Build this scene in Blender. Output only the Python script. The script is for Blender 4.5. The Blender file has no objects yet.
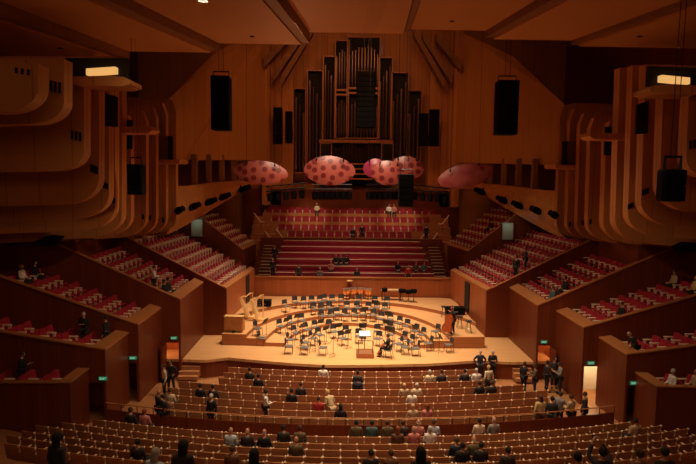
import bpy, math, random
from mathutils import Vector, Matrix
random.seed(7)
R = math.radians
C = bpy.context.scene.collection
scene = bpy.context.scene

# ---------------- camera, world, lights, exposure ----------------
F = 546.0
CAM = Vector((-1.07, 0.0, 10.4))
cam_d = bpy.data.cameras.new('camera')
cam_d.lens = F / 696 * 36
cam_d.sensor_width = 36
cam_d.clip_end = 200
cam = bpy.data.objects.new('camera', cam_d)
C.objects.link(cam)
ROT = Matrix.Rotation(R(-0.84), 3, 'Z') @ Matrix.Rotation(R(90 - 5.44), 3, 'X') @ Matrix.Rotation(R(0.7), 3, 'Z')
cam.matrix_world = Matrix.Translation(CAM) @ ROT.to_4x4()
scene.camera = cam
scene.view_settings.view_transform = 'Standard'
scene.view_settings.look = 'None'
scene.view_settings.gamma = 1
scene.view_settings.exposure = 0.0
w = bpy.data.worlds.new('hall_air')
scene.world = w
w.use_nodes = True
w.node_tree.nodes['Background'].inputs[0].default_value = (1.0, 0.45, 0.2, 1)
w.node_tree.nodes['Background'].inputs[1].default_value = 0.012

def light(name, kind, loc, target, energy, color=(1, .66, .36), size=1.0, size_y=None, spot=60, blend=.6, spread=180):
    d = bpy.data.lights.new(name, kind)
    d.energy = energy
    d.color = color
    if kind == 'AREA':
        d.shape = 'RECTANGLE'
        d.size = size
        d.size_y = size_y or size
        d.spread = R(spread)
    elif kind == 'SPOT':
        d.spot_size = R(spot)
        d.spot_blend = blend
        d.shadow_soft_size = size
    else:
        d.shadow_soft_size = size
    o = bpy.data.objects.new(name, d)
    C.objects.link(o)
    o.location = loc
    o.rotation_euler = (Vector(target) - Vector(loc)).to_track_quat('-Z', 'Y').to_euler()
    return o

WARM = (1, .60, .28)
# stage lights in the crown above the ceiling edge
light('stage_area_lamp', 'AREA', (-.4, 36.5, 23.5), (-.4, 37.2, 0), 1430, (1, .72, .50), 9, 5, spread=58)
# choir and organ gallery lamps
light('choir_lamp', 'AREA', (0, 42, 23), (0, 48.5, 4), 150, (1, .66, .46), 8, 2, spread=60)
light('gallery_spot_lamp', 'SPOT', (-6, 40, 22), (-4.2, 51.8, 7.2), 6500, (1, .78, .5), .3, spot=13)
light('gallery_spot_lamp', 'SPOT', (6, 40, 22), (4.5, 51.8, 7.2), 6500, (1, .78, .5), .3, spot=13)
light('gallery_spot_lamp', 'SPOT', (2, 40, 22), (.6, 51.4, 7.0), 4200, (1, .78, .5), .3, spot=12)
# side boxes
for s in (-1, 1):
    light('box_lamp', 'SPOT', (s * -3.5, 34, 21.5), (s * 11.6, 40.5, 4.5), 2800, (1, .72, .45), .6, spot=34, blend=.8)
    light('box_lamp', 'SPOT', (s * -3, 20, 15.9), (s * 13.5, 28.5, 4.5), 2700, (1, .66, .40), .5, spot=38, blend=.9)
    light('wall_wash_lamp', 'SPOT', (s * -2, 36, 20), (s * 12.5, 44.5, 8.5), 420, (1, .38, .11), .8, spot=52, blend=1)
    # added fill spots without a seen source, brightening ceiling and upper walls
    light('ceiling_fill_lamp', 'SPOT', (s * 4.5, 43.6, 10.4), (s * 7, 22, 17.2), 640, (1, .41, .17), .1, spot=115, blend=1)
# stalls lamps: ceiling downlights, brighter toward the stage
light('stalls_lamp', 'AREA', (0, 26, 17.3), (0, 27.5, 0), 1300, (1, .72, .45), 12, 4, spread=80)
light('rear_stalls_lamp', 'AREA', (0, 15.5, 15.4), (0, 19, 1), 400, (1, .68, .40), 14, 3, spread=100)
# added wash to brighten the organ and the timber wall around it
light('organ_fill_lamp', 'AREA', (0, 40, 24.5), (0, 55, 14), 260, (1, .38, .14), 12, 1.5, spread=110)
# added frontal fill for wall faces and seat backs, behind the viewpoint
light('rear_fill_lamp', 'AREA', (0, -6, 15), (0, 30, 8.5), 250, (1, .44, .21), 16, 4, spread=150)

# ---------------- geometry helpers ----------------
def ray(px, py):
    return ROT @ Vector(((px - 348) / F, -(py - 232) / F, -1))
def P(px, py, Y):
    d = ray(px, py)
    return CAM + d * ((Y - CAM.y) / d.y)
def PZ(px, py, z):
    d = ray(px, py)
    return CAM + d * ((z - CAM.z) / d.z)
def proj(p):
    q = ROT.transposed() @ (Vector(p) - CAM)
    return (348 + F * q.x / -q.z, 232 - F * q.y / -q.z)

def MX(x, s, y): return x if s < 0 else 1.0 + .75 * min(1, max(0, (y - 30) / 9)) - x      # the upper walls mirror about a line a little to the bass side

class MB:
    def __init__(s): s.v = []; s.f = []; s.m = []
    def add(s, vs, fs, mi=0):
        n = len(s.v)
        s.v += [tuple(p) for p in vs]
        for f in fs: s.f.append(tuple(i + n for i in f)); s.m.append(mi)
        return s
    def box(s, x0, x1, y0, y1, z0, z1, M=None, mi=0):
        vs = [Vector((x, y, z)) for x in (x0, x1) for y in (y0, y1) for z in (z0, z1)]
        if M: vs = [M @ p for p in vs]
        return s.add(vs, [(0, 1, 3, 2), (4, 6, 7, 5), (0, 4, 5, 1), (2, 3, 7, 6), (0, 2, 6, 4), (1, 5, 7, 3)], mi)
    def rbox(s, x0, x1, y0, y1, z0, z1, b=.02, M=None, mi=0):     # box with chamfered edges
        pts = []; 
        for (x, sx) in ((x0, 1), (x1, -1)):
            for (y, sy) in ((y0, 1), (y1, -1)):
                for (z, sz) in ((z0, 1), (z1, -1)):
                    pts += [Vector((x, y + sy * b, z + sz * b)), Vector((x + sx * b, y, z + sz * b)), Vector((x + sx * b, y + sy * b, z))]
        I = lambda i, j, k, a: ((i * 2 + j) * 2 + k) * 3 + a
        fs = []
        fs += [(I(0,0,0,0), I(0,0,1,0), I(0,1,1,0), I(0,1,0,0)), (I(1,0,0,0), I(1,1,0,0), I(1,1,1,0), I(1,0,1,0))]
        fs += [(I(0,0,0,1), I(1,0,0,1), I(1,0,1,1), I(0,0,1,1)), (I(0,1,0,1), I(0,1,1,1), I(1,1,1,1), I(1,1,0,1))]
        fs += [(I(0,0,0,2), I(0,1,0,2), I(1,1,0,2), I(1,0,0,2)), (I(0,0,1,2), I(1,0,1,2), I(1,1,1,2), I(0,1,1,2))]
        for i in (0, 1):
            for j in (0, 1):
                fs.append((I(i,j,0,0), I(i,j,0,1), I(i,j,1,1), I(i,j,1,0)))
                fs.append((I(i,0,j,0), I(i,0,j,2), I(i,1,j,2), I(i,1,j,0)))
                fs.append((I(0,i,j,1), I(0,i,j,2), I(1,i,j,2), I(1,i,j,1)))
                for k in (0, 1): fs.append((I(i,j,k,0), I(i,j,k,1), I(i,j,k,2)))
        if M: pts = [M @ p for p in pts]
        return s.add(pts, fs, mi)
    def prism(s, poly, off, mi=0):
        n = len(poly); off = Vector(off)
        vs = [Vector(p) for p in poly] + [Vector(p) + off for p in poly]
        fs = [tuple(range(n)), tuple(range(2 * n - 1, n - 1, -1))] + [(i, i + n, (i + 1) % n + n, (i + 1) % n) for i in range(n)]
        return s.add(vs, fs, mi)
    def tube(s, pts, r, n=6, mi=0):
        pts = [Vector(p) for p in pts]; rr = r if isinstance(r, (list, tuple)) else [r] * len(pts)
        rings = []
        for i, p in enumerate(pts):
            t = (pts[min(i + 1, len(pts) - 1)] - pts[max(i - 1, 0)]).normalized()
            a = t.orthogonal().normalized() if i == 0 else (a - t * a.dot(t)).normalized()
            b = t.cross(a)
            rings.append([p + (a * math.cos(2 * math.pi * k / n) + b * math.sin(2 * math.pi * k / n)) * rr[i] for k in range(n)])
        vs = [q for rg in rings for q in rg]; fs = []
        for i in range(len(pts) - 1):
            for k in range(n): fs.append((i * n + k, i * n + (k + 1) % n, (i + 1) * n + (k + 1) % n, (i + 1) * n + k))
        fs.append(tuple(range(n - 1, -1, -1))); fs.append(tuple((len(pts) - 1) * n + k for k in range(n)))
        return s.add(vs, fs, mi)
    def ell(s, c, r, nu=12, nv=8, M=None, mi=0, v0=0.0, v1=1.0):
        vs = []; fs = []; c = Vector(c)
        for j in range(nv + 1):
            th = math.pi * (v0 + (v1 - v0) * j / nv)
            for i in range(nu):
                ph = 2 * math.pi * i / nu
                p = Vector((r[0] * math.sin(th) * math.cos(ph), r[1] * math.sin(th) * math.sin(ph), r[2] * math.cos(th)))
                vs.append(c + (M @ p if M else p))
        for j in range(nv):
            for i in range(nu): fs.append((j * nu + i, (j + 1) * nu + i, (j + 1) * nu + (i + 1) % nu, j * nu + (i + 1) % nu))
        return s.add(vs, fs, mi)
    def lathe(s, prof, c=(0, 0, 0), n=16, M=None, mi=0):
        vs = []; fs = []; c = Vector(c)
        for (r, z) in prof:
            for i in range(n):
                p = Vector((r * math.cos(2 * math.pi * i / n), r * math.sin(2 * math.pi * i / n), z))
                vs.append(c + (M @ p if M else p))
        for j in range(len(prof) - 1):
            for i in range(n): fs.append((j * n + i, j * n + (i + 1) % n, (j + 1) * n + (i + 1) % n, (j + 1) * n + i))
        fs.append(tuple(range(n - 1, -1, -1))); fs.append(tuple((len(prof) - 1) * n + i for i in range(n)))
        return s.add(vs, fs, mi)
    def sheet(s, front, off, mi=0):         # grid of points thickened: front[i][j], off = function or vector to the back
        nr, nc = len(front), len(front[0])
        fr = [Vector(p) for row in front for p in row]
        bk = [p + (off(p) if callable(off) else Vector(off)) for p in fr]
        N = nr * nc; fs = []
        for i in range(nr - 1):
            for j in range(nc - 1):
                a, b, c, d = i * nc + j, i * nc + j + 1, (i + 1) * nc + j + 1, (i + 1) * nc + j
                fs += [(a, b, c, d), (N + d, N + c, N + b, N + a)]
        edge = [(0, j) for j in range(nc)] + [(i, nc - 1) for i in range(1, nr)] + [(nr - 1, j) for j in range(nc - 2, -1, -1)] + [(i, 0) for i in range(nr - 2, 0, -1)]
        e = [i * nc + j for i, j in edge]
        for k in range(len(e)): a, b = e[k], e[(k + 1) % len(e)]; fs.append((b, a, N + a, N + b))
        return s.add(fr + bk, fs, mi)
    def mesh(s, name, mats, smooth=False):
        me = bpy.data.meshes.new(name)
        me.from_pydata(s.v, [], s.f)
        for m in (mats if isinstance(mats, (list, tuple)) else [mats]): me.materials.append(m)
        if len(set(s.m)) > 1: me.polygons.foreach_set('material_index', s.m)
        import bmesh
        b = bmesh.new(); b.from_mesh(me); bmesh.ops.recalc_face_normals(b, faces=b.faces); b.to_mesh(me); b.free()
        if smooth:
            me.polygons.foreach_set('use_smooth', [True] * len(me.polygons))
            me.set_sharp_from_angle(angle=R(45))
        me.update()
        return me
    def build(s, name, mats, parent=None, smooth=False):
        o = bpy.data.objects.new(name, s.mesh(name, mats, smooth))
        C.objects.link(o)
        if parent: o.parent = parent
        return o

def tag(o, label, cat, group=None):
    o['label'] = label; o['category'] = cat
    if group: o['group'] = group
    return o
def struct(o, label=None, cat=None):
    o['kind'] = 'structure'
    if label: o['label'] = label
    if cat: o['category'] = cat
    return o
def thing(name, label, cat, loc=(0, 0, 0), rz=0, group=None):
    o = bpy.data.objects.new(name, None); C.objects.link(o)
    o.empty_display_size = .1
    o.location = loc; o.rotation_euler = (0, 0, rz)
    return tag(o, label, cat, group)
def part(name, me, parent, mat=None):
    o = bpy.data.objects.new(name, me); C.objects.link(o); o.parent = parent
    if mat:
        o.material_slots[0].link = 'OBJECT'; o.material_slots[0].material = mat
    return o
KIDS = {}
def kids(o):
    if o.name not in KIDS: KIDS[o.name] = list(o.children)
    return KIDS[o.name]
def dup(root, loc, rz, label, group=None):
    ks = kids(root)
    r = root.copy(); C.objects.link(r); r.location = loc; r.rotation_euler = (0, 0, rz)
    r['label'] = label
    if group: r['group'] = group
    for ch in ks:
        c = ch.copy(); C.objects.link(c); c.parent = r
        for g in kids(ch):
            d = g.copy(); C.objects.link(d); d.parent = c
    return r
ORD = ['zeroth', 'first', 'second', 'third', 'fourth', 'fifth', 'sixth', 'seventh', 'eighth', 'ninth', 'tenth', 'eleventh', 'twelfth', 'thirteenth',
       'fourteenth', 'fifteenth', 'sixteenth', 'seventeenth', 'eighteenth', 'nineteenth']
TENS = {2: 'twent', 3: 'thirt', 4: 'fort', 5: 'fift'}
def ordn(n):
    if n < 20: return ORD[n]
    t, u = divmod(n, 10)
    return TENS[t] + 'ieth' if u == 0 else TENS[t] + 'y-' + ORD[u]

# ---------------- materials ----------------
def mat(name, col, rough=.5, metal=0, emit=None, strength=0, alpha=None):
    m = bpy.data.materials.new(name); m.use_nodes = True
    b = m.node_tree.nodes['Principled BSDF']
    b.inputs['Base Color'].default_value = (*col, 1); b.inputs['Roughness'].default_value = rough; b.inputs['Metallic'].default_value = metal
    if emit: b.inputs['Emission Color'].default_value = (*emit, 1); b.inputs['Emission Strength'].default_value = strength
    return m
def noise_mat(name, c1, c2, scale=8, rough=.6, detail=3, coord='Object', stretch=(1, 1, 1)):
    m = mat(name, c1, rough); nt = m.node_tree; N = nt.nodes; L = nt.links
    b = N['Principled BSDF']; tc = N.new('ShaderNodeTexCoord'); mp = N.new('ShaderNodeMapping'); mp.inputs['Scale'].default_value = stretch
    nz = N.new('ShaderNodeTexNoise'); nz.inputs['Scale'].default_value = scale; nz.inputs['Detail'].default_value = detail
    rp = N.new('ShaderNodeValToRGB'); rp.color_ramp.elements[0].color = (*c1, 1); rp.color_ramp.elements[1].color = (*c2, 1)
    rp.color_ramp.elements[0].position = .35; rp.color_ramp.elements[1].position = .65
    L.new(tc.outputs[coord], mp.inputs['Vector']); L.new(mp.outputs[0], nz.inputs['Vector']); L.new(nz.outputs['Fac'], rp.inputs[0]); L.new(rp.outputs[0], b.inputs['Base Color'])
    return m
def boards(name, c1, c2, width=.5, rough=.45, seam=.55, horiz=False, spec=.35):
    """wood in boards: grain, a tone of its own for each board and thin dark joints; boards stand upright (or run across)"""
    m = mat(name, c1, rough); nt = m.node_tree; N = nt.nodes; L = nt.links; b = N['Principled BSDF']
    b.inputs['Specular IOR Level'].default_value = spec
    g = N.new('ShaderNodeNewGeometry')
    def vm(op, a, bb):
        n = N.new('ShaderNodeVectorMath'); n.operation = op
        for i, x in enumerate((a, bb)):
            if isinstance(x, tuple): n.inputs[i].default_value = x
            else: L.new(x, n.inputs[i])
        return n
    def mt(op, a, bb=None):
        n = N.new('ShaderNodeMath'); n.operation = op
        for i, x in enumerate((a, bb)):
            if x is None: continue
            if isinstance(x, (int, float)): n.inputs[i].default_value = x
            else: L.new(x, n.inputs[i])
        return n.outputs[0]
    if horiz == 'floor':
        sx = N.new('ShaderNodeSeparateXYZ'); L.new(g.outputs['Position'], sx.inputs[0]); s = sx.outputs['Y']
        st = (.5, 14, 6)
    elif horiz:
        sx = N.new('ShaderNodeSeparateXYZ'); L.new(g.outputs['Position'], sx.inputs[0]); s = sx.outputs['Z']
        st = (1, 1, 14)
    else:
        cr = vm('CROSS_PRODUCT', g.outputs['True Normal'], (0, 0, 1)); s = vm('DOT_PRODUCT', g.outputs['Position'], cr.outputs[0]).outputs['Value']
        st = (9, 9, .6)
    u = mt('DIVIDE', s, width); fl = mt('FLOOR', u); fr = mt('SUBTRACT', u, fl)
    wn = N.new('ShaderNodeTexWhiteNoise'); wn.noise_dimensions = '1D'; L.new(fl, wn.inputs['W'])
    mp = N.new('ShaderNodeMapping'); mp.inputs['Scale'].default_value = st; L.new(g.outputs['Position'], mp.inputs[0])
    nz = N.new('ShaderNodeTexNoise'); nz.inputs['Scale'].default_value = 1.2; nz.inputs['Detail'].default_value = 4; L.new(mp.outputs[0], nz.inputs['Vector'])
    f = mt('ADD', mt('MULTIPLY', wn.outputs['Value'], .5), mt('MULTIPLY', nz.outputs['Fac'], .5))
    mx = N.new('ShaderNodeMixRGB'); mx.inputs[1].default_value = (*c1, 1); mx.inputs[2].default_value = (*c2, 1); L.new(f, mx.inputs[0])
    lt = mt('LESS_THAN', fr, .04 if width > .3 else .08)
    mx2 = N.new('ShaderNodeMixRGB'); mx2.blend_type = 'MULTIPLY'; L.new(mt('MULTIPLY', lt, seam), mx2.inputs[0]); L.new(mx.outputs[0], mx2.inputs[1]); mx2.inputs[2].default_value = (.15, .1, .08, 1)
    L.new(mx2.outputs[0], b.inputs['Base Color'])
    return m

M = {}
M['ply'] = boards('birch_ply', (.50, .21, .065), (.62, .28, .09), 1.25, .5, .35)
M['ply_fine'] = boards('birch_ply_boards', (.46, .18, .055), (.66, .29, .09), .62, .5, .6)
M['ceil'] = boards('ceiling_ply', (.55, .25, .085), (.60, .28, .10), 1.8, .55, .12)
M['slot'] = noise_mat('dark_timber_and_gap_shade', (.24, .10, .035), (.28, .12, .04), 3)  # dark timber; its tone also stands for shade in ceiling and wall gaps
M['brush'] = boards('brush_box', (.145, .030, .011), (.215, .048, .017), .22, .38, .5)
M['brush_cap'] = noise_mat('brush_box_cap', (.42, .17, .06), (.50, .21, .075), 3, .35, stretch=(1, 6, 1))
M['stagewall'] = boards('stage_wall_timber', (.36, .105, .035), (.50, .155, .055), .14, .4, .4)
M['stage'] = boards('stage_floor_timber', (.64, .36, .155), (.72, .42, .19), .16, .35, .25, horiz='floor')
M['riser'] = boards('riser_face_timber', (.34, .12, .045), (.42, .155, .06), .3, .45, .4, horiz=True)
M['hallfloor'] = boards('hall_floor_timber', (.42, .19, .08), (.50, .23, .10), .2, .4, .3, horiz='floor')
M['seatwood'] = noise_mat('seat_back_timber', (.45, .215, .095), (.53, .26, .118), 2.5, .4, stretch=(1, 1, 8))
M['pale'] = noise_mat('pale_birch_arm', (.80, .66, .46), (.86, .72, .52), 6, .45)
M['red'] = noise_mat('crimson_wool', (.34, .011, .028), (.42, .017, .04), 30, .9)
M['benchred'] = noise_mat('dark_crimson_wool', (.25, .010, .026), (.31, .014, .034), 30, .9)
M['purple'] = noise_mat('deep_plum_wool', (.20, .012, .035), (.26, .018, .045), 30, .9)
M['black'] = mat('matt_black', (.004, .004, .0045), .7)
M['black'].node_tree.nodes['Principled BSDF'].inputs['Specular IOR Level'].default_value = .12
M['iron'] = mat('black_iron', (.02, .02, .022), .4, .6)
M['dark'] = mat('dark_void', (.012, .008, .006), .8)  # near-black stands for shade in openings; dark doors and cabinets share it
M['chair'] = noise_mat('charcoal_chair_cloth', (.025, .024, .026), (.04, .038, .04), 20, .8)
M['chairseat'] = noise_mat('grey_seat_cloth', (.10, .095, .09), (.14, .13, .12), 20, .8)
M['steel'] = mat('brushed_steel', (.55, .55, .55), .35, .9)
M['chrome'] = mat('pale_metal', (.75, .72, .68), .25, .8)
M['paper'] = mat('white_paper', (.85, .85, .82), .7)
M['copper'] = mat('timpani_copper', (.75, .36, .16), .25, .8)
M['skinhead'] = mat('drum_head', (.85, .80, .70), .5)
M['gold'] = noise_mat('harp_gold', (.80, .52, .20), (.85, .60, .28), 6, .3)
M['cellowood'] = noise_mat('varnished_spruce', (.30, .06, .02), (.45, .10, .03), 5, .22, stretch=(1, 1, 4))
M['pipe'] = mat('tin_pipe', (.22, .15, .11), .3, .75)
M['pipedark'] = mat('dark_pipe', (.10, .055, .035), .35, .6)
M['corridor'] = mat('corridor_paint', (.80, .74, .60), .6)
M['sage'] = mat('sage_corridor_paint', (.38, .46, .38), .6)
M['exit'] = mat('exit_green', (.01, .14, .07), .4, emit=(.02, .55, .26), strength=.16)
M['exit_text'] = mat('exit_letters', (.7, .9, .8), .4, emit=(.5, 1, .7), strength=.5)
M['strip'] = mat('lit_gold_strip', (.8, .5, .2), .4, emit=(1, .55, .17), strength=.75)
M['score_glow'] = mat('score_paper_glow', (.9, .9, .9), .5, emit=(.9, .95, 1), strength=.12)  # paper pages; a faint glow is put in so they look lit
M['downlight'] = mat('downlight_lens', (.9, .9, .9), .5, emit=(1, .8, .5), strength=2.5)

# ---------------- the setting ----------------
RAD = 45.0
def arcY(Yc, x): return Yc + RAD - math.sqrt(RAD * RAD - x * x)
ROWS = []                                    # (kind, Y, back-top z, floor z, xmin, xmax)
fy = [369.5, 375, 380.5, 387, 394, 401, 408.5, 416]
ex = [(-7.4, 6.9), (-7.5, 6.9), (-7.3, 7.2), (-9.4, 8.6), (-9.5, 9.4), (-9.4, 9.2), (-9.2, 9.1), (-9.0, 9.0)]
for k in range(8):
    Y = 29.9 - .95 * k
    zb = P(354, fy[k], Y).z
    ROWS.append(['front', Y, zb, zb - .86, *ex[k]])
ry = [433, 440, 446, 453, 459, 466]
rx = [(-11.6, 11.6), (-12.4, 12.4), (-13.2, 13.2), (-13.2, 13.2), (-13.0, 13.0), (-12.4, 12.4)]
for k in range(6):
    Y = 21.5 - .95 * k
    zb = P(354, ry[k], Y).z
    ROWS.append(['rear', Y, zb, zb - .86, *rx[k]])
# stepped stalls floor
def arc_strip(mb, Ya, Yb, z, depth=.5, X=17.0, n=20):
    fr = [[(x, arcY(Y, x), z) for Y in (Ya, Yb)] for x in [-X + 2 * X * i / n for i in range(n + 1)]]
    mb.sheet(fr, (0, 0, -depth))
mb = MB()
FL = []
for i, r in enumerate(ROWS):
    Ya = r[1] - .62
    Yb = ROWS[i - 1][1] - .62 if i and not (i == 8) else r[1] + .75
    if i == 0: Yb = r[1] + 4
    if i == 8: Yb = 22.3
    FL.append((Ya, Yb, r[3]))
FL.insert(8, (22.3, ROWS[7][1] - .62, ROWS[7][3] + .02))
z = FL[-1][2]; Y = FL[-1][0]
for k in range(5):
    z += .45; FL.append((Y - .95, Y, z)); Y -= .95
for (Ya, Yb, z) in FL: arc_strip(mb, Ya, Yb, z)
struct(mb.build('floor', M['hallfloor']))
def floor_z(x, y):
    c = y - (RAD - math.sqrt(RAD * RAD - x * x))
    for (Ya, Yb, z) in FL:
        if Ya <= c <= Yb: return z
    return FL[0][2]
def on_floor(px, py):
    d = ray(px, py); t = 12.0
    while t < 60:
        p = CAM + d * t
        if p.z <= floor_z(p.x, p.y): return p
        t += .02
    return p
# balustrade between the two seating blocks
bz = P(354, 425.5, 22.3).z
mb = MB()
xs = [-11.5 + 23.0 * i / 30 for i in range(31)]
mb.sheet([[(x, arcY(22.28, x), z) for z in (bz - .95, bz)] for x in xs], (0, .07, 0))
struct(mb.build('partition', M['brush']), 'low timber partition in front of the rear stalls', 'partition')
rl = thing('balustrade_rail', 'slim bronze handrail on posts along the front of the rear stalls', 'handrail', (0, 22.3, bz))
mb = MB(); mb.tube([(x, arcY(22.3, x) - 22.28, .3) for x in xs], .028)
part('handrail', mb.mesh('handrail', M['brush_cap'], True), rl)
pm = MB().tube([(0, 0, -.02), (0, 0, .3)], .018).mesh('post', M['iron'])
for i in range(0, 31, 1):
    o = part('post', pm, rl); o.location = (xs[i], arcY(22.3, xs[i]) - 22.28, 0)

# stage deck
edge = [(206, 360), (228, 357.5), (255, 360), (290, 363), (326, 365), (359, 365), (399, 364.3), (430, 363.5), (476, 360.5), (514, 362)]
pts = [PZ(x, y, 0) for x, y in edge]
poly = [Vector((-11.5, 45, 0)), Vector((-11.5, pts[0].y + .2, 0))] + pts + [Vector((11.5, pts[-1].y + .2, 0)), Vector((11.5, 45, 0))]
struct(MB().prism(poly, (0, 0, -.16)).build('floor_stage', M['stage']))
mb = MB()
mb.sheet([[(p.x, p.y + .08, z) for z in (-1.4, -.155)] for p in [poly[1]] + pts + [poly[-2]]], (0, .12, 0))
struct(mb.build('trim_1', M['brush']), 'dark timber fascia below the stage edge', 'fascia')
# short stairs from the stalls aisle to the stage, one at each side
for s, (x, y) in ((-1, (194, 371)), (1, (507, 372))):
    b = thing('stage_stairs', 'timber steps rising to the stage on the %s side' % ('harp' if s < 0 else 'double bass'), 'stairs', (s * 9.6, 30.9, -.95))
    for k in range(4):
        part('step', MB().box(-.55, .55, -.9 + .3 * k + .0, .0 + .3, .19 * k, .19 * (k + 1)).mesh('step', M['hallfloor']), b)

# ---- terraces of seats at both sides ----
BOXES = []
def terrace(name, s, xi, xi1, zi, xo, zo, Y0, Y1, rows, pitch, nseat, cap=.8, door=True, base=-1.3, dz=0):
    """raked seating box of one side: sloping parapet wall toward the viewer, end wall toward the middle, capping, stepped floor"""
    b = dict(name=name, xi=xi, xi1=xi1, zi=zi, xo=xo, zo=zo, Y0=Y0, Y1=Y1, rows=rows, pitch=pitch, n=nseat, steps=[])
    n = 'left' if s < 0 else 'right'
    zl = lambda x: zi + (zo - zi) * (x - xi) / (xo - xi)
    mb = MB()
    def pol(pp): mb.prism([(s * x, Y0, z) for x, z in pp], (0, .14, 0))
    if door:
        d0, d1, dt = xi + .12, xi + .86, 1.05
        pol([(xi, base), (d0, base), (d0, zl(d0)), (xi, zi)])
        pol([(d0, dt), (d1, dt), (d1, zl(d1)), (d0, zl(d0))])
        pol([(d1, base), (xo, base), (xo, zo), (d1, zl(d1))])
    else:
        pol([(xi, base), (xo, base), (xo, zo), (xi, zi)])
    mb.prism([(s * xi, Y0 + .145, base), (s * xi1, Y1, base), (s * xi1, Y1, zi), (s * xi, Y0 + .145, zi)], (s * .14, 0, 0))
    struct(mb.build('wall_' + n, M['brush']))
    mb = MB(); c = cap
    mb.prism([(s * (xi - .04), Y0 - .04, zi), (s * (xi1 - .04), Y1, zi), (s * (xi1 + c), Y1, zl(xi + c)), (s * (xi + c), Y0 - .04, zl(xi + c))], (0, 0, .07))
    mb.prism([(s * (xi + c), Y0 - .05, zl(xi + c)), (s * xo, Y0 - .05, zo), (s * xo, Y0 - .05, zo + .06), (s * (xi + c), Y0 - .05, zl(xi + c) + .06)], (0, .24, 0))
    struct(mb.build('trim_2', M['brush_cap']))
    mb = MB()
    for k in range(rows):
        x0 = xi + cap + pitch * k; x1 = x0 + pitch
        z = zl(x0 + pitch * .5) - .70 + dz
        b['steps'].append((x0, x1, z))
        mb.box(s * x0, s * x1, Y0 + .14, Y1, z - .6, z)
    mb.box(s * (xi + .14), s * (xi + cap), Y0 + .14, Y1, b['steps'][0][2] - .6, b['steps'][0][2])
    struct(mb.build('floor_terrace', M['hallfloor']))
    return b
def mk(name, li, lo, ri, ro, Y0, Y1, xi1=None, xo=None, **k):
    d = {}
    for s, i_, o_ in ((-1, li, lo), (1, ri, ro)):
        p, q = P(*i_, Y0), P(*o_, Y0)
        pi, qo = abs(p.x), abs(q.x)
        zi, zo = p.z, q.z
        X = xo or 19.0
        zo = zi + (zo - zi) * (X - pi) / (qo - pi)
        d[s] = terrace(name, s, pi, xi1 or pi, zi, X, zo, Y0, Y1, **k)
    BOXES.append(d)
mk('lowest', (70, 383), (0, 383), (657, 387), (700, 388), 22.6, 24.3, rows=4, pitch=1.05, nseat=2, cap=.5, dz=-.1, door=False)
mk('second', (105, 350), (0, 332), (627, 355), (696, 346), 24.3, 27.0, rows=6, pitch=1.05, nseat=4, cap=.6, dz=-.14)
mk('third', (138, 325), (0, 277), (584, 328), (678, 301), 27.0, 30.5, rows=6, pitch=1.05, nseat=5, cap=.6, dz=-.14)
mk('fourth', (180, 300), (85, 257), (538, 306), (645, 260), 30.5, 35.7, rows=5, pitch=1.0, nseat=7, cap=.55, dz=-.14)
mk('stage', (226, 289), (137, 243), (487, 291), (569, 251), 35.7, 43.8, xi1=8.0, xo=15.9, rows=7, pitch=.9, nseat=12, cap=.3, door=False, base=-.1)
mk('organ', (243, 250), (200, 217), (468, 251.5), (505, 223), 45.2, 50.3, xi1=8.7, xo=15.5, rows=7, pitch=.62, nseat=7, cap=.2, door=False, base=1.0)

# outer side walls behind the terraces
for s in (-1, 1):
    n = 'left' if s < 0 else 'right'
    mb = MB().box(s * 20.5, s * 20.8, 8, 56, -1.5, 27)
    struct(mb.build('wall_%s' % n, M['brush']))
    # the wall behind the stage boxes, between skirt and seats
    mb = MB(); mb.prism([(s * 15.9, 30.6, 0), (s * 15.9, 36.0, 0), (s * 15.7, 36.0, 0), (s * 15.7, 50.4, 0), (s * 20.4, 50.4, 0), (s * 20.4, 30.6, 0)], (0, 0, 9.5))
    struct(mb.build('wall_%s' % n, M['brush']))

# stage back wall, choir steps and organ gallery
struct(MB().box(-8.1, 8.1, 43.75, 43.95, -.1, P(356, 278, 43.75).z).build('wall_back', M['stagewall']))
struct(MB().box(-8.15, 8.15, 43.68, 44.0, P(356, 278, 43.75).z, P(356, 278, 43.75).z + .07).build('trim_3', M['brush_cap']))
# the stage's own lit side walls: lining in front of the terrace end walls
for s in (-1, 1):
    b = BOXES[4][s]; n = 'left' if s < 0 else 'right'
    x0, x1 = s * (b['xi'] - .06), s * (b['xi1'] - .06)
    mb = MB(); mb.prism([(x0, 35.7, -.02), (x1, 43.7, -.02), (x1, 43.7, b['zi'] - .02), (x0, 35.7, b['zi'] - .02)], (s * .05, 0, 0))
    struct(mb.build('wall_%s' % n, M['stagewall']))
CHOIR = []
cz0 = P(356, 278, 43.75).z
for k in range(6):
    Y = 44.5 + .82 * k
    CHOIR.append((Y, cz0 - .62 + .44 * k))
mb = MB()
for (Y, z) in CHOIR: mb.box(-8.4, 8.4, Y - .4, Y + .42, z - .9, z)
struct(mb.build('floor_choir', M['brush']))
# side stairs of the choir (cream nosings)
for s in (-1, 1):
    st = thing('choir_stairs', 'pale edged steps beside the red benches on the %s side' % ('harp' if s < 0 else 'double bass'), 'stairs', (s * 7.35, 44.1, cz0 - .62))
    for k in range(12):
        part('step', MB().box(-.5, .5, .41 * k, .41 * (k + 1), .22 * k - .1, .22 * k + .16).mesh('step', M['brush']), st)
        part('nosing', MB().box(-.5, .5, .41 * k - .02, .41 * k + .06, .22 * k + .16, .22 * k + .185).mesh('nosing', M['pale']), st)
zc = P(356, 238.5, 49.5).z
struct(MB().box(-8.3, 8.3, 49.5, 49.65, 2.5, zc).build('wall_choir', M['brush']))
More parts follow.
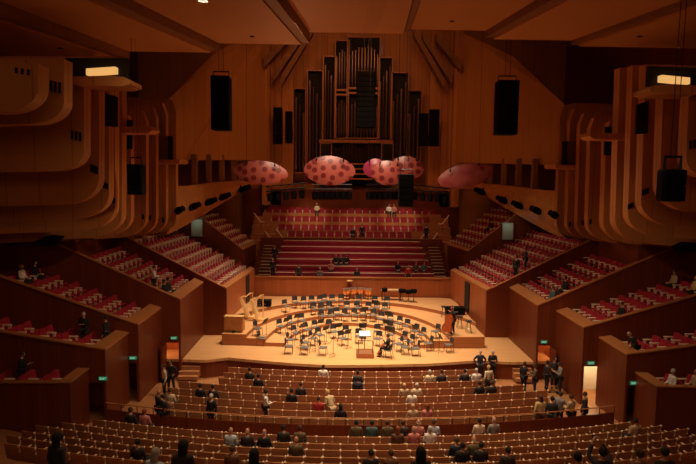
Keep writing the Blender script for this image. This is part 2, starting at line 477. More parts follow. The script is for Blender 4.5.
# organ gallery terraces
GAL = []
gy = [233, 226.5, 218, 209.5]
gx = [(-5.9, 6.1), (-6.9, 7.3), (-7.6, 8.2), (-8.3, 8.4)]
for k in range(4):
    Y = 50.1 + .85 * k
    GAL.append((Y, P(356, gy[k], Y).z - .78, *gx[k]))
mb = MB()
for (Y, z, a, b_) in GAL: mb.box(-9.4, 9.4, Y - .35, Y + .5, z - 2, z)
struct(mb.build('floor_gallery', M['brush_cap']))
# pale timber fronts before each gallery row
mb = MB()
for (Y, z, a, b_) in GAL: mb.box(a - .2, b_ + .2, Y - .38, Y - .34, z - .3, z + .40)
struct(mb.build('trim_4', M['brush_cap']))
struct(MB().box(-10.5, 10.5, 53.2, 53.4, 5, P(356, 190, 53.2).z).build('wall_gallery', M['brush']))
struct(MB().box(-24, 24, 55.4, 55.7, 0, 28).build('wall_back', M['ply_fine']))
# crown ceiling out of sight over stage
struct(MB().box(-24, 24, 30.6, 56, 27, 27.3).build('ceiling_crown', M['ceil']))

# ---- big ceiling with radial slots ----
CZ = [P(60, 60, 30).z, P(170, 52, 30).z, P(260, 44, 30).z, P(356, 33, 30).z, P(450, 30, 30).z, P(532, 40, 30).z, P(612, 47, 30).z]
CL = [((0, 12), (125, 60)), ((110, 0), (215, 51)), ((275, 0), (305, 42)), ((417, 0), (407, 29)), ((552, 0), (490, 38)), ((696, 2), (575, 47))]
def on_plane(px, py, z30):
    d = ray(px, py)               # z = z30 - .1 * (30 - y)
    t = (z30 - 3.0 - CAM.z + .1 * CAM.y) / (d.z - .1 * d.y)
    return CAM + d * t
lines = []
for i, (n_, f_) in enumerate(CL):
    zz = (CZ[i] + CZ[i + 1]) / 2
    p, q = P(*f_, 30), on_plane(*n_, zz)
    k = (q.x - p.x) / (q.y - 30)
    lines.append((p.x, k))
lx = lambda i, Y: -25 if i < 0 else 25 if i > 5 else lines[i][0] + lines[i][1] * (Y - 30)
for i in range(7):
    g0, g1 = (.2 if i else 0), (.2 if i < 6 else 0)
    zn = CZ[i] - 2.2
    mb = MB().prism([(lx(i - 1, 30) + g0, 30, CZ[i]), (lx(i, 30) - g1, 30, CZ[i]), (lx(i, 8) - g1, 8, zn), (lx(i - 1, 8) + g0, 8, zn)], (0, 0, .5))
    struct(mb.build('ceiling', M['ceil']))
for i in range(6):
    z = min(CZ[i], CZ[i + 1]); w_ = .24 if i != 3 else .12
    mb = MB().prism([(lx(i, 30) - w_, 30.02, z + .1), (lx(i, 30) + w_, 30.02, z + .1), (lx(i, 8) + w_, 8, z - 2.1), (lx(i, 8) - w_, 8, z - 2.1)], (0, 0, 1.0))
    struct(mb.build('shade_strip', M['slot']))  # dark strip whose colour paints the shade of the gap between panels
dl = MB().lathe([(.001, .0), (.10, .0), (.12, -.03), (.12, .04)], n=14).mesh('downlight', M['iron'], True)
for (px, py, lab) in ((203, 1, 'small lit downlight in the ceiling above the harp side speaker'), (252, 36, 'small dark downlight near the ceiling edge above the harp side'), (452, 21, 'small dark downlight in the ceiling above the organ on bass side'), (60, 48, 'small dark downlight in the ceiling above the harp side lit ledge'), (640, 36, 'small dark downlight in the ceiling above the bass side lit ledge')):
    # meet the ceiling panel
    for i in range(7):
        p = on_plane(px, py, CZ[i])
        if lx(i - 1, p.y) <= p.x <= lx(i, p.y): break
    o = thing('downlight', lab, 'light', (p.x, p.y, p.z))
    part('housing', dl, o)
    if px == 203:
        part('lens', MB().lathe([(.001, -.012), (.16, -.012), (.16, -.002)], n=14).mesh('lens', M['downlight']), o)

# ---- stepped plywood side walls with rounded lower corners ----
def slab(pp, Y, Yb, m, both=True, name=None, Yf=None, label=None, cat=None):
    """upright panel whose outline is given on the left side; its mirror image stands at the right side"""
    pl = [P(x, y, Yf(x) if Yf else Y) for x, y in pp]
    for s in ((-1, 1) if both else (-1,)):
        q = [(MX(p.x, s, p.y), p.y, p.z) for p in pl]
        o = MB().prism(q, (0, Yb - (Y if not Yf else 0), 0)).build(name or ('wall_left' if s < 0 else 'wall_right'), m)
        struct(o, label, cat)
def curve(x, yb, r, x_end, drop, n=7):
    """rounded corner: down the edge at x, round with radius r, then out to x_end"""
    pts = []
    rx = r * 1.5
    for i in range(n + 1):
        a = math.pi / 2 * i / n
        pts.append((x - rx + rx * math.cos(a), yb - r + r * math.sin(a)))
    return pts + [(x_end, yb + drop)]
for (x, yb, r, Y, Yb, top, drop) in (
        (38, 112, 24, 14.0, 14.5, 64, 3), (64, 124, 22, 16.0, 16.5, 59, 3), (84, 171, 20, 18.5, 19.0, 57, 4), (99, 205, 26, 21.0, 21.5, 56, 4),
        (109, 219, 24, 23.5, 24.0, 56, 6), (115, 231, 24, 26.0, 26.5, 57, 8), (122, 238, 24, 28.5, 29.1, 60, 14)):
    slab([(-140, top), (x, top)] + curve(x, yb, r, -140, drop), Y, Yb, M['ply'])
for (x, yb, r, Y, Yb, top) in ((131, 238.5, 22, 30.5, 31.0, 112), (146, 238, 20, 33.0, 33.5, 108), (156, 237, 18, 35.0, 35.5, 104), (166, 235, 16, 37.0, 37.5, 100), (176, 233, 14, 39.0, 39.5, 97)):
    slab([(20, top), (x - 14, top), (x - 4, top + 3), (x, top + 14)] + curve(x, yb, r, 20, 6), Y, Yb, M['ply_fine'])
YF = lambda x: 40.5 + (x - 166) * 12.0 / 96
# oblique upper wall each side of the organ
slab([(166, 102), (180, 88), (216, 52), (262, 30), (282, 20), (282, 160), (184, 160), (166, 163)], 0, .5, M['ply'], Yf=YF)
slab([(60, 20), (280, 20), (280, 240), (60, 240)], 53.6, 54.0, M['ply'])
# back wall strips beside the organ
for (x0, x1, yt, yb, Y) in ((262, 270, 20, 205, 52.5), (270, 281, 20, 205, 53.2), (281, 293, 20, 205, 53.9)):
    slab([(x0, yt), (x1, yt), (x1, yb), (x0, yb)], Y, Y + .6, M['ply_fine'])
# gallery front with its belly, curving round to the organ
gxp = [168, 177, 186, 198, 210, 222, 234, 247, 258]; gYp = [39.3, 40.2, 41.5, 43.2, 44.9, 46.6, 48.4, 50.2, 52.2]
gt = [184, 186, 186, 184.5, 183, 182, 181, 180, 181]; gb = [235, 231, 226, 219, 211.5, 204.5, 197, 189, 188]
for s in (-1, 1):
    rows_ = []
    for i in range(9):
        a, c = P(gxp[i], gt[i], gYp[i]), P(gxp[i], gb[i], gYp[i])
        col = []
        for j in range(7):
            t = j / 6; q = a.lerp(c, t); bul = .28 * math.sin(math.pi * min(1, t * 1.15)) - .5 * max(0, t - .75)
            q = q + Vector((bul, -bul * .6, 0))
            col.append((MX(q.x, s, q.y), q.y, q.z))
        rows_.append(col)
    mb = MB().sheet(rows_, (s * .25, .1, 0))
    o = mb.build('wall_left' if s < 0 else 'wall_right', M['ply_fine'], smooth=True)
    struct(o, 'curved plywood gallery front on the %s side' % ('harp' if s < 0 else 'bass'), 'gallery front')
    # gallery floor and recess behind
    fl = [(MX(P(gxp[i], gt[i], gYp[i]).x, s, gYp[i]), gYp[i], P(gxp[i], gt[i], gYp[i]).z - .35) for i in range(9)]
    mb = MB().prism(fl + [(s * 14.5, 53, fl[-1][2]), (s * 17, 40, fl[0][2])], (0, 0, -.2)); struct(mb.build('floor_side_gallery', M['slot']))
    for i, (px, Y) in enumerate(((198, 42.8), (212, 44.8), (225, 46.6), (237, 48.4))):
        q = P(px, 184, Y); zt = P(px, 158, Y).z
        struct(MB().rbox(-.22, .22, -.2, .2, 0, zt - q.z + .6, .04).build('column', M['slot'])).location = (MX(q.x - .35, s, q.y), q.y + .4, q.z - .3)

# ledges in the side walls; niches and slots are panels coloured dark as shade
def slab3(pp, Y, depth, m, nm, lab=None, cat=None):
    for s in (-1, 1):
        q = [(MX(P(x, y, Y).x, s, Y), Y, P(x, y, Y).z) for x, y in pp]
        o = MB().prism(q, (0, depth, 0)).build(nm, m[0] if isinstance(m, tuple) else m)
        if lab: tag(o, lab % ('harp' if s < 0 else 'double bass'), cat)
        else: struct(o)
slab3([(65, 58), (127, 58), (127, 80), (65, 78)], 18.2, .2, M['dark'], 'shade_panel_5')
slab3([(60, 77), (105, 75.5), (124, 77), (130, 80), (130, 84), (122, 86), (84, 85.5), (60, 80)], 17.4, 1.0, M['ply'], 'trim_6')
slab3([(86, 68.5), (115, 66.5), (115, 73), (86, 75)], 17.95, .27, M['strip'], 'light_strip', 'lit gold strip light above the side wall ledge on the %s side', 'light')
slab3([(105, 93), (117, 97), (117, 127), (105, 126)], 23.3, .15, M['dark'], 'shade_panel_7')
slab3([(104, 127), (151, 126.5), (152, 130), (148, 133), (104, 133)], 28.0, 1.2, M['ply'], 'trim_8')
slab3([(125, 120), (132, 120), (132, 149), (125, 149)], 30.3, .12, M['dark'], 'shade_panel_9')
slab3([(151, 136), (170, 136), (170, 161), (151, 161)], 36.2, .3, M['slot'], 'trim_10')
slab3([(168, 136), (172, 136), (172, 160), (168, 160)], 36.0, .3, M['dark'], 'shade_panel_11')
slab3([(149, 160), (180, 159.5), (179, 163.5), (149, 164)], 35.6, 2.0, M['ply'], 'trim_12')
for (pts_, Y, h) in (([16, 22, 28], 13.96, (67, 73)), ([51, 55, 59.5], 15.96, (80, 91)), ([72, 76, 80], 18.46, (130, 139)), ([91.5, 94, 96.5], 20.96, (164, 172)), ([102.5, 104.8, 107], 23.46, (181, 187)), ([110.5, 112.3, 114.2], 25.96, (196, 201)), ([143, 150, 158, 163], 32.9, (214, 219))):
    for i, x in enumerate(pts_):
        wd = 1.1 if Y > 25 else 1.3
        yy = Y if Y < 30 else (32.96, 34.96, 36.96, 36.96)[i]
        slab3([(x - wd, h[0] + i), (x + wd, h[0] + .5 + i), (x + wd, h[1] + .5 + i), (x - wd, h[1] + i)], yy, .02, M['dark'], 'shade_panel_13')
# slanting dark strips high beside the organ, coloured to stand for shadow gaps
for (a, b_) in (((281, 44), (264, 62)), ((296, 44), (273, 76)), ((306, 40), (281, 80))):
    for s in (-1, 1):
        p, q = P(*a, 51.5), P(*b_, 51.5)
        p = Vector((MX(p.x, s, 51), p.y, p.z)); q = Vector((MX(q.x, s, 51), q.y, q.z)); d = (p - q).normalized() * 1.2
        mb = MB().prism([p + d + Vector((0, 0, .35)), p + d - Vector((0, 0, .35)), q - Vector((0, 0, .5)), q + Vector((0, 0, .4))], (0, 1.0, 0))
        struct(mb.build('shade_strip', M['slot']))

# ---------------- seats of the stalls ----------------
def shell_back(w, z0, z1, y, curve, lean, th, nx=7, nz=4):
    mb = MB(); fr = []
    for i in range(nz):
        t = i / (nz - 1); row = []
        for j in range(nx):
            u = -1 + 2 * j / (nx - 1)
            row.append((u * w / 2, y + curve * u * u - lean * t, z0 + (z1 - z0) * t - .02 * (abs(u) > .95) * (i == nz - 1)))
        fr.append(row)
    return mb.sheet(fr, (0, th, 0))
SP = .64
bk = shell_back(.638, .26, .86, -.28, .02, .09, .035).mesh('backrest', M['seatwood'], True)
up = shell_back(.54, .40, .82, -.245, .05, .09, .05).mesh('upholstery', M['purple'], True)
cu = MB().rbox(-.27, .27, -.22, .26, .38, .48, .035).mesh('cushion', M['purple'], True)
mb = MB(); mb.rbox(-.03, .03, -.36, .16, .60, .65, .012); mb.rbox(-.034, .034, -.395, -.31, .80, .885, .015); mb.rbox(-.018, .018, -.34, -.31, .62, .82, .006); mb.box(-.02, .02, -.1, .02, 0, .62)
ar = mb.mesh('armrest', M['pale'], True)
stall = thing('stalls_seat', 'x', 'seat', group='timber-backed stalls seats')
for n_, me in (('backrest', bk), ('upholstery', up), ('cushion', cu)): part(n_, me, stall)
o = part('armrest', ar, stall); o.location.x = SP / 2
SEATS = []                                   # (row, j, x, y, z, rz)
for i, (kind, Y, zb, zf, xa, xb) in enumerate(ROWS):
    n = round((xb - xa) / SP); x0 = (xa + xb) / 2 - (n - 1) * SP / 2
    for j in range(n):
        x = x0 + j * SP
        SEATS.append((i, j, x, arcY(Y, x), zf, math.asin(x / RAD), n))
def row_name(i):
    return ordn(i + 1) + ' row from the stage' if i < 8 else ordn(i - 7) + ' row behind the handrail'
rank = sorted(SEATS, key=lambda s: s[3] if -20 < proj((s[2], s[3], s[4] + .8))[0] < 716 and proj((s[2], s[3], s[4] + .8))[1] < 462 else 99)
solo = rank[:298]; rest = rank[298:]
first = True
for (i, j, x, y, z, rz, n) in solo:
    k, side = (j + 1, 'harp') if j < n / 2 else (n - j, 'bass')
    lab = 'timber-backed stalls seat, %s from the %s side end of the %s' % (ordn(k), side, row_name(i))
    if first: stall.location = (x, y, z); stall.rotation_euler.z = rz; stall['label'] = lab; first = False; kids(stall)
    else: dup(stall, (x, y, z), rz, lab)
def joined(name, meshes, spots, mats):
    """many small copies as one mass: meshes = [(mesh, material index, x shift)]"""
    mb = MB()
    for (x, y, z, rz) in spots:
        c, s_ = math.cos(rz), math.sin(rz)
        for (me, mi, dx) in meshes:
            mb.add([(x + (v.co.x + dx) * c - v.co.y * s_, y + (v.co.x + dx) * s_ + v.co.y * c, z + v.co.z) for v in me.vertices], [tuple(p.vertices) for p in me.polygons], mi)
    me = bpy.data.meshes.new(name); me.from_pydata(mb.v, [], mb.f)
    for m in mats: me.materials.append(m)
    me.polygons.foreach_set('material_index', mb.m)
    o = bpy.data.objects.new(name, me); C.objects.link(o); o['kind'] = 'stuff'
    return o
vis = [(x, y, z, rz) for (i, j, x, y, z, rz, n) in rest if i < 8]
tag(joined('stalls_seats', [(bk, 0, 0), (up, 1, 0), (cu, 1, 0), (ar, 2, SP / 2)], vis, [M['seatwood'], M['purple'], M['pale']]), 'far rows of timber-backed stalls seats between stage and mid stalls', 'seats')

# ---------------- red seats of the terraces ----------------
rb = shell_back(.57, .34, .90, -.24, .04, .10, .07).mesh('backrest', M['red'], True)
sh = shell_back(.59, .24, .80, -.29, .04, .09, .04).mesh('back_shell', M['pale'], True)
rc = MB().rbox(-.27, .27, -.2, .27, .36, .47, .04).mesh('cushion', M['red'], True)
mb = MB(); mb.rbox(-.05, .05, -.30, .26, .60, .67, .016); mb.box(-.03, .03, -.27, -.12, 0, .60); mb.box(-.03, .03, .10, .22, 0, .60)
ra = mb.mesh('armrest', M['pale'], True)
box = thing('terrace_seat', 'x', 'seat', group='crimson seats of the side terraces')
for n_, me in (('backrest', rb), ('back_shell', sh), ('cushion', rc)): part(n_, me, box)
BP = .62
o = part('armrest', ra, box); o.location.x = BP / 2
kids(box)
TN = {'lowest': 'rearmost', 'second': 'second', 'third': 'third', 'fourth': 'fourth', 'stage': 'stage-side', 'organ': 'organ-side'}
TS = []
for bb in BOXES:
    for s in (-1, 1):
        b = bb[s]
        for k, (x0, x1, z) in enumerate(b['steps']):
            for j in range(b['n']):
                fx = 0
                y = b['Y0'] + .62 + j * (b['Y1'] - b['Y0'] - .9) / max(1, b['n'] - 1) * 1.0 if b['n'] >= 7 else b['Y0'] + .6 + j * BP
                if y > b['Y1'] - .25: continue
                # benches of the far terraces follow the inner wall, which closes in toward the organ
                t = (y - b['Y0']) / (b['Y1'] - b['Y0'])
                x = (x0 + x1) / 2 + (b['xi1'] - b['xi']) * t * .9
                TS.append((b, s, k, j, s * x, y, z, R(90) * s + (-.09 * s if b['xi1'] != b['xi'] else 0)))
def tproj(t):
    u, v = proj((t[4], t[5], t[6] + .6)); return t[5] if -25 < u < 720 else 99
TS.sort(key=lambda t: tproj(t))
TS = [t for t in TS if tproj(t) < 99]
first = True
for t in TS[:298]:
    b, s, k, j = t[:4]
    lab = 'crimson seat %s from the front parapet, %s row up, %s %s terrace' % (ordn(j + 1), ordn(k + 1), 'harp side' if s < 0 else 'bass side', TN[b['name']])
    if first:
        box.location = t[4:7]; box.rotation_euler.z = t[7]; box['label'] = lab; first = False
    else: dup(box, t[4:7], t[7], lab)
tag(joined('terrace_seats', [(rb, 0, 0), (sh, 1, 0), (rc, 0, 0), (ra, 1, BP / 2)], [t[4:8] for t in TS[298:]], [M['red'], M['pale']]), 'crimson seats in the upper far rows of the stage-side and organ-side terraces', 'seats')

# ---------------- organ gallery seats and choir benches ----------------
mb = MB()
gs = thing('gallery_chair', 'x', 'seat', group='crimson gallery seats below the organ')
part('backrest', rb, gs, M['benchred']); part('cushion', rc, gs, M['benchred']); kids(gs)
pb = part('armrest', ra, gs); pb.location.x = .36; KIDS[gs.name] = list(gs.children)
first = True
for k, (Y, z, a, b_) in enumerate(GAL):
    n = int((b_ - a) / .72)
    for j in range(n):
        x = a + .36 + j * .72
        kk, side = (j + 1, 'harp') if j < n / 2 else (n - j, 'bass')
        lab = 'crimson gallery seat, %s from the %s side in the %s row above the red benches' % (ordn(kk), side, ordn(k + 1))
        if first: gs.location = (x, Y, z); gs.rotation_euler.z = math.pi; gs['label'] = lab; first = False
        else: dup(gs, (x, Y, z), math.pi, lab)
for k, (Y, z) in enumerate(CHOIR):
    wd = 6.75 - .12 * k
    bn = thing('choir_bench', 'long crimson choir bench, %s row up from the stage back wall' % ordn(k + 1), 'bench', (.0, Y, z), 0, 'crimson choir benches')
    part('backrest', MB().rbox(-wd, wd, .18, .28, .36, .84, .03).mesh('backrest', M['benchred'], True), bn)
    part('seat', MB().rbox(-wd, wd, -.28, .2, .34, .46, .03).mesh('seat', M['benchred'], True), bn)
    part('base', MB().box(-wd, wd, -.2, .26, 0, .35).mesh('base', M['brush']), bn)
    part('top_rail', MB().rbox(-wd - .03, wd + .03, .17, .31, .84, .885, .012).mesh('top_rail', M['pale'], True), bn)
# slanting pale rails at the gallery corners
for s in (-1, 1):
    for i, (p, q, lab) in enumerate((((254, 213), (261, 222), 'upper'), ((276, 229), (283, 238), 'lower'), ((265, 231), (271, 239), 'outer'))):
        a, c = P(*p, 50.6), P(*q, 49.9)
        if s > 0: a.x, c.x = -a.x, -c.x
        o = thing('gallery_handrail', 'slanting pale handrail at the %s stair of the organ gallery, %s side' % (lab, 'harp' if s < 0 else 'double bass'), 'handrail', c)
        a2 = a - c
        part('rail', MB().tube([a2, (0, 0, 0), Vector((.35 * -s, 0, 0))], .055).mesh('rail', M['pale'], True), o)
        part('post', MB().tube([a2, a2 - Vector((0, 0, .7))], .03).mesh('post', M['iron']), o)
        part('post', MB().tube([(0, 0, 0), (0, 0, -.7)], .03).mesh('post', M['iron']), o)

# ---------------- pipe organ ----------------
YO = 54.4
org = thing('pipe_organ', 'tall pipe organ in stepped timber cases on the back wall', 'organ', (P(356, 180, YO).x, YO, P(356, 184, YO).z))
OL = Vector(org.location)
def opart(name, mb, m, smooth=False): return part(name, mb.mesh(name, m, smooth), org)
towers = [(294, 305, 89, 172, 3), (308, 321.5, 71, 172, 4), (324, 335, 57, 140, 4), (336, 347.5, 41, 138, 5), (348, 378, 37.5, 138, 10), (379.5, 390.5, 58, 140, 4), (392, 406, 73, 172, 4), (408.5, 419.5, 91, 172, 3)]
random.seed(3)
for ti, (x0, x1, yt, yb, n) in enumerate(towers):
    a, b_ = P(x0, yt, YO), P(x1, yb, YO)
    X0, X1, Z1, Z0 = a.x - OL.x, b_.x - OL.x, a.z - OL.z, b_.z - OL.z
    t = .09
    mb = MB(); mb.box(X0 - t, X0, -.15, .7, Z0, Z1 + t); mb.box(X1, X1 + t, -.15, .7, Z0, Z1 + t); mb.box(X0, X1, -.15, .7, Z1, Z1 + t); mb.box(X0, X1, -.15, .7, Z0 - t, Z0)
    opart('case_frame', mb, M['brush_cap'])
    opart('case_back', MB().box(X0, X1, .55, .6, Z0, Z1), M['dark'])
    pw = (X1 - X0) / n
    H = Z1 - Z0
    fmid = 1 - abs(ti - 3.5) / 8
    levels = [(0, .93)] if ti not in (3, 4) else [(0, .42), (.50, .95)]
    for (l0, l1) in levels:
        nn = n
        for i in range(nn):
            hh = H * (l1 - l0) * (.80 + .16 * math.sin(3.0 * i / max(1, nn - 1)) - .06 * random.random())
            if ti < 3: hh = H * (.72 + .19 * (1 - i / max(1, nn - 1)))
            if ti > 4: hh = H * (.72 + .19 * i / max(1, nn - 1))
            r = pw * .42; xc = X0 + pw * (i + .5); zz = Z0 + H * l0
            mb = MB().lathe([(r * .25, zz + .02), (r, zz + .75 * (.4 + .5 * (ti in (3, 4)))), (r, zz + hh), (r * .9, zz + hh)], (xc, .22, 0), 10)
            opart('pipe', mb, M['pipe'] if ti in (3, 4) or i % 2 == 0 else M['pipedark'], True)
    if ti in (3, 4):
        for f in (.42, .58): 
            opart('cross_beam', MB().box(X0, X1, -.1, .5, Z0 + H * (.44 + (f - .42) * .3), Z0 + H * (.46 + (f - .42) * .3)), M['brush_cap'])
    # small shining mouths
a, b_ = P(319, 139.5, YO), P(393, 143.5, YO)
opart('cross_beam', MB().box(a.x - OL.x, b_.x - OL.x, -.25, .5, b_.z - OL.z, a.z - OL.z), M['brush_cap'])
for (x0, x1, y0, y1) in ((321, 331, 144, 160), (382, 392, 144, 160)):
    a, b_ = P(x0, y0, YO), P(x1, y1, YO)
    mb = MB(); X0, X1, Z1, Z0 = a.x - OL.x, b_.x - OL.x, a.z - OL.z, b_.z - OL.z
    opart('side_cabinet', mb.rbox(X0, X1, -.5, .3, Z0, Z1, .04), M['dark'])
    mb = MB(); t = .08
    mb.box(X0 - t, X0, -.55, .3, Z0, Z1 + t); mb.box(X1, X1 + t, -.55, .3, Z0, Z1 + t); mb.box(X0, X1, -.55, .3, Z1, Z1 + t); opart('cabinet_frame', mb, M['brush_cap'])
for i in range(18):
    x = P(333 + i * 2.75, 150, YO).x - OL.x
    z0 = P(350, 162, YO).z - OL.z; z1 = P(350, 145 + 3 * math.sin(i * .8), YO).z - OL.z
    opart('pipe', MB().lathe([(.03, z0), (.10, z0 + .3), (.10, z1)], (x, .2, 0), 8), M['pipedark'], True)
opart('case_back', MB().box(P(319, 150, YO).x - OL.x, P(393, 150, YO).x - OL.x, .5, .56, P(350, 186, YO).z - OL.z, P(350, 139, YO).z - OL.z), M['dark'])
for i, y in enumerate((163, 168, 173, 178)):
    a, b_ = P(341, y, YO), P(372, y + 2, YO)
    opart('console_shelf', MB().rbox(a.x - OL.x, b_.x - OL.x, -.6 - .12 * i, .3, b_.z - OL.z, a.z - OL.z, .03), M['brush_cap'])

# ---------------- petals, rigs and loudspeakers ----------------
pm = mat('petal', (.40, .10, .09), .35); nt = pm.node_tree; N = nt.nodes; L = nt.links
tc = N.new('ShaderNodeTexCoord'); sx_ = N.new('ShaderNodeSeparateXYZ'); cx_ = N.new('ShaderNodeCombineXYZ')
L.new(tc.outputs['Object'], sx_.inputs[0]); L.new(sx_.outputs['X'], cx_.inputs[0]); L.new(sx_.outputs['Z'], cx_.inputs[1])
vo = N.new('ShaderNodeTexVoronoi'); vo.voronoi_dimensions = '2D'; vo.inputs['Scale'].default_value = 1.55; vo.inputs['Randomness'].default_value = .6
L.new(cx_.outputs[0], vo.inputs['Vector'])
rp = N.new('ShaderNodeValToRGB'); rp.color_ramp.elements[0].color = (.155, .014, .013, 1); rp.color_ramp.elements[0].position = .27; rp.color_ramp.elements[1].color = (.36, .080, .060, 1); rp.color_ramp.elements[1].position = .36
L.new(vo.outputs['Distance'], rp.inputs[0]); L.new(rp.outputs[0], N['Principled BSDF'].inputs['Base Color'])
M['petal'] = pm
M['petal_plain'] = noise_mat('petal_rose', (.24, .03, .035), (.33, .075, .065), 1.2, .35)
M['petal_pink'] = mat('petal_pink', (.42, .05, .12), .35)
def petal(cx, cy, rx, ry, Y, rot, m, lab, tilt=0):
    c = P(cx, cy, Y); k = Y / F
    o = thing('acoustic_petal', lab, 'sound reflector', c, 0, 'rose reflector petals above the stage')
    A, B = rx * k, ry * k
    fr = []
    for i in range(9):
        r = i / 8; row = []
        for j in range(33):
            a = 2 * math.pi * j / 32
            x, z = A * r * math.cos(a) * (1 + .06 * math.cos(2 * a)), B * r * math.sin(a)
            row.append(Matrix.Rotation(-rot, 3, 'Y') @ Vector((x, .40 * (x / A) ** 2 + .22 * (z / max(B, .01)) ** 2 + z * tilt * .55, z)))
        fr.append(row)
    part('dish', MB().sheet(fr, (0, .09, 0)).mesh('dish', m, True), o)
    for s in (-1, 1):
        p = Matrix.Rotation(-rot, 3, 'Y') @ Vector((s * A * .55, .1, B * .7))
        part('cable', MB().tube([p, p + Vector((0, .3, 26.5 - c.z - p.z))], .012, 4).mesh('cable', M['iron']), o)
        part('bracket', MB().rbox(-.06, .06, -.05, .09, -.1, .1, .015, Matrix.Translation(p)).mesh('bracket', M['iron']), o)
petal(260, 172.5, 25.5, 12, 40.5, R(-4), M['petal'], 'pale rose spotted petal reflector hanging at the harp side end of the row', .5)
petal(329.5, 170.5, 24.5, 14.8, 41.5, R(-2), M['petal'], 'round rose spotted petal reflector hanging before the organ console', .45)
petal(376, 168.5, 12, 10, 42.6, 0, M['petal_pink'], 'small plain bright pink petal reflector half behind a spotted one', .45)
petal(388, 173, 16, 12.5, 41.2, R(-5), M['petal'], 'spotted rose petal reflector overlapping the bright pink one', .45)
petal(407, 168, 17, 12, 42.2, R(-3), M['petal'], 'spotted rose petal reflector behind the small hanging loudspeaker', .45)
petal(466.5, 175.8, 26.5, 12, 40.5, R(13), M['petal_plain'], 'deep rose petal reflector hanging at the bass side end of the row', .5)

lampm = MB(); lampm.lathe([(.001, -.42), (.20, -.42), (.23, -.05), (.19, .18), (.08, .24), (.001, .24)], n=12)
head_me = lampm.mesh('lamp_head', M['black'], True)
mb = MB(); mb.tube([(-.25, 0, 0), (-.25, 0, .32), (.25, 0, .32), (.25, 0, 0)], .03, 6); mb.rbox(-.1, .1, -.2, .2, .30, .44, .02)
yoke_me = mb.mesh('yoke', M['iron'])
proto_lamp = thing('stage_lamp', 'x', 'lamp', group='black stage lamps hung on the rigs')
part('lamp_head', head_me, proto_lamp); part('yoke', yoke_me, proto_lamp); kids(proto_lamp)
used = [False]
def truss(x0, x1, y, Y, n, lab, where, dz=0):
    a, b_ = P(x0, y, Y), P(x1, y + dz, Y)
    o = thing('lighting_truss', lab, 'truss', a)
    d = b_ - a; ch = []
    for i, off in enumerate(((0, -.18, .18), (0, .18, .18), (0, -.18, -.18), (0, .18, -.18))):
        off = Vector(off); part('chord', MB().tube([off, d + off], .05).mesh('chord', M['iron']), o)
    mb = MB(); k = max(4, int(d.length / .6))
    for i in range(k):
        t0, t1 = d * (i / k), d * ((i + 1) / k)
        mb.tube([t0 + Vector((0, -.18, .18)), t1 + Vector((0, -.18, -.18))], .02, 4); mb.tube([t0 + Vector((0, .18, -.18)), t1 + Vector((0, .18, .18))], .02, 4); mb.tube([t0 + Vector((0, -.18, .18)), t1 + Vector((0, .18, .18))], .02, 4)
    part('lattice', mb.mesh('lattice', M['iron']), o)
    for t in (.08, .92):
        part('cable', MB().tube([d * t, d * t + Vector((0, 0, 26.7 - a.z))], .012, 4).mesh('cable', M['iron']), o)
    for i in range(n):
        p = a + d * ((i + .5) / n) - Vector((0, 0, .58))
        lb = 'black stage lamp, %s from the harp side under the %s' % (ordn(i + 1), where)
        if not used[0]: proto_lamp.location = p; proto_lamp['label'] = lb; used[0] = True
        else: dup(proto_lamp, p, 0, lb)
truss(266, 306, 189, 43, 5, 'black lighting truss behind the pale rose petal at the harp side', 'harp side truss', -4)
truss(312, 352, 187, 43.4, 7, 'black lighting truss below the round spotted petal', 'truss below the round petal')
truss(366, 399, 187, 43.4, 6, 'black lighting truss below the overlapping spotted petals', 'truss below the overlapping petals')
truss(404, 449, 186, 43, 6, 'black lighting truss sloping behind the small hanging loudspeaker', 'truss behind the hanging loudspeaker', 5)

def hung_speaker(x0, x1, y0, y1, Y, lab, dep=.8, top=26, yaw=0, rig=True):
    a, b_ = P(x0, y0, Y), P(x1, y1, Y); w_ = b_.x - a.x; h = a.z - b_.z
    o = thing('loudspeaker', lab, 'loudspeaker', ((a.x + b_.x) / 2, Y, b_.z), yaw)
    nb = max(1, round(h / .42))
    part('cabinet', MB().rbox(-w_ / 2, w_ / 2, .06, dep, 0, h, .05).mesh('cabinet', M['black']), o)
    for i in range(nb):
        part('grille', MB().rbox(-w_ / 2 + .02, w_ / 2 - .02, 0, .07, h * i / nb + .012, h * (i + 1) / nb - .012, .02).mesh('grille', M['black']), o)
    if rig:
        mb = MB(); mb.tube([(-w_ / 2 + .08, dep / 2, h), (-w_ / 2 + .08, dep / 2, h + .3), (w_ / 2 - .08, dep / 2, h + .3), (w_ / 2 - .08, dep / 2, h)], .04)
        part('rigging_frame', mb.mesh('rigging_frame', M['iron']), o)
        for s in (-1, 1): part('cable', MB().tube([(s * w_ * .12, dep / 2, h + .3), (s * w_ * .12, dep / 2, top - b_.z)], .018 if Y > 25 else .01, 4).mesh('cable', M['iron']), o)
hung_speaker(210, 229, 75, 130, 33, 'tall black line array loudspeaker hanging before the harp side wall', 1.0)
hung_speaker(499.5, 518, 79.5, 134.5, 33, 'tall black line array loudspeaker hanging before the bass side wall', 1.0)
hung_speaker(357, 375, 71, 127, 47, 'tall black loudspeaker array hanging in front of the organ pipes', 1.2)
hung_speaker(399.5, 413.5, 174, 207, 36, 'short black loudspeaker hanging in front of the overlapping petals', .7)
hung_speaker(126, 142, 164, 195, 25, 'short black loudspeaker hanging beside the harp side slatted wall', .6, 18.6)
hung_speaker(666, 686.5, 169, 202, 13, 'short black loudspeaker hanging beside the bass side slatted wall', .4, 15.9)
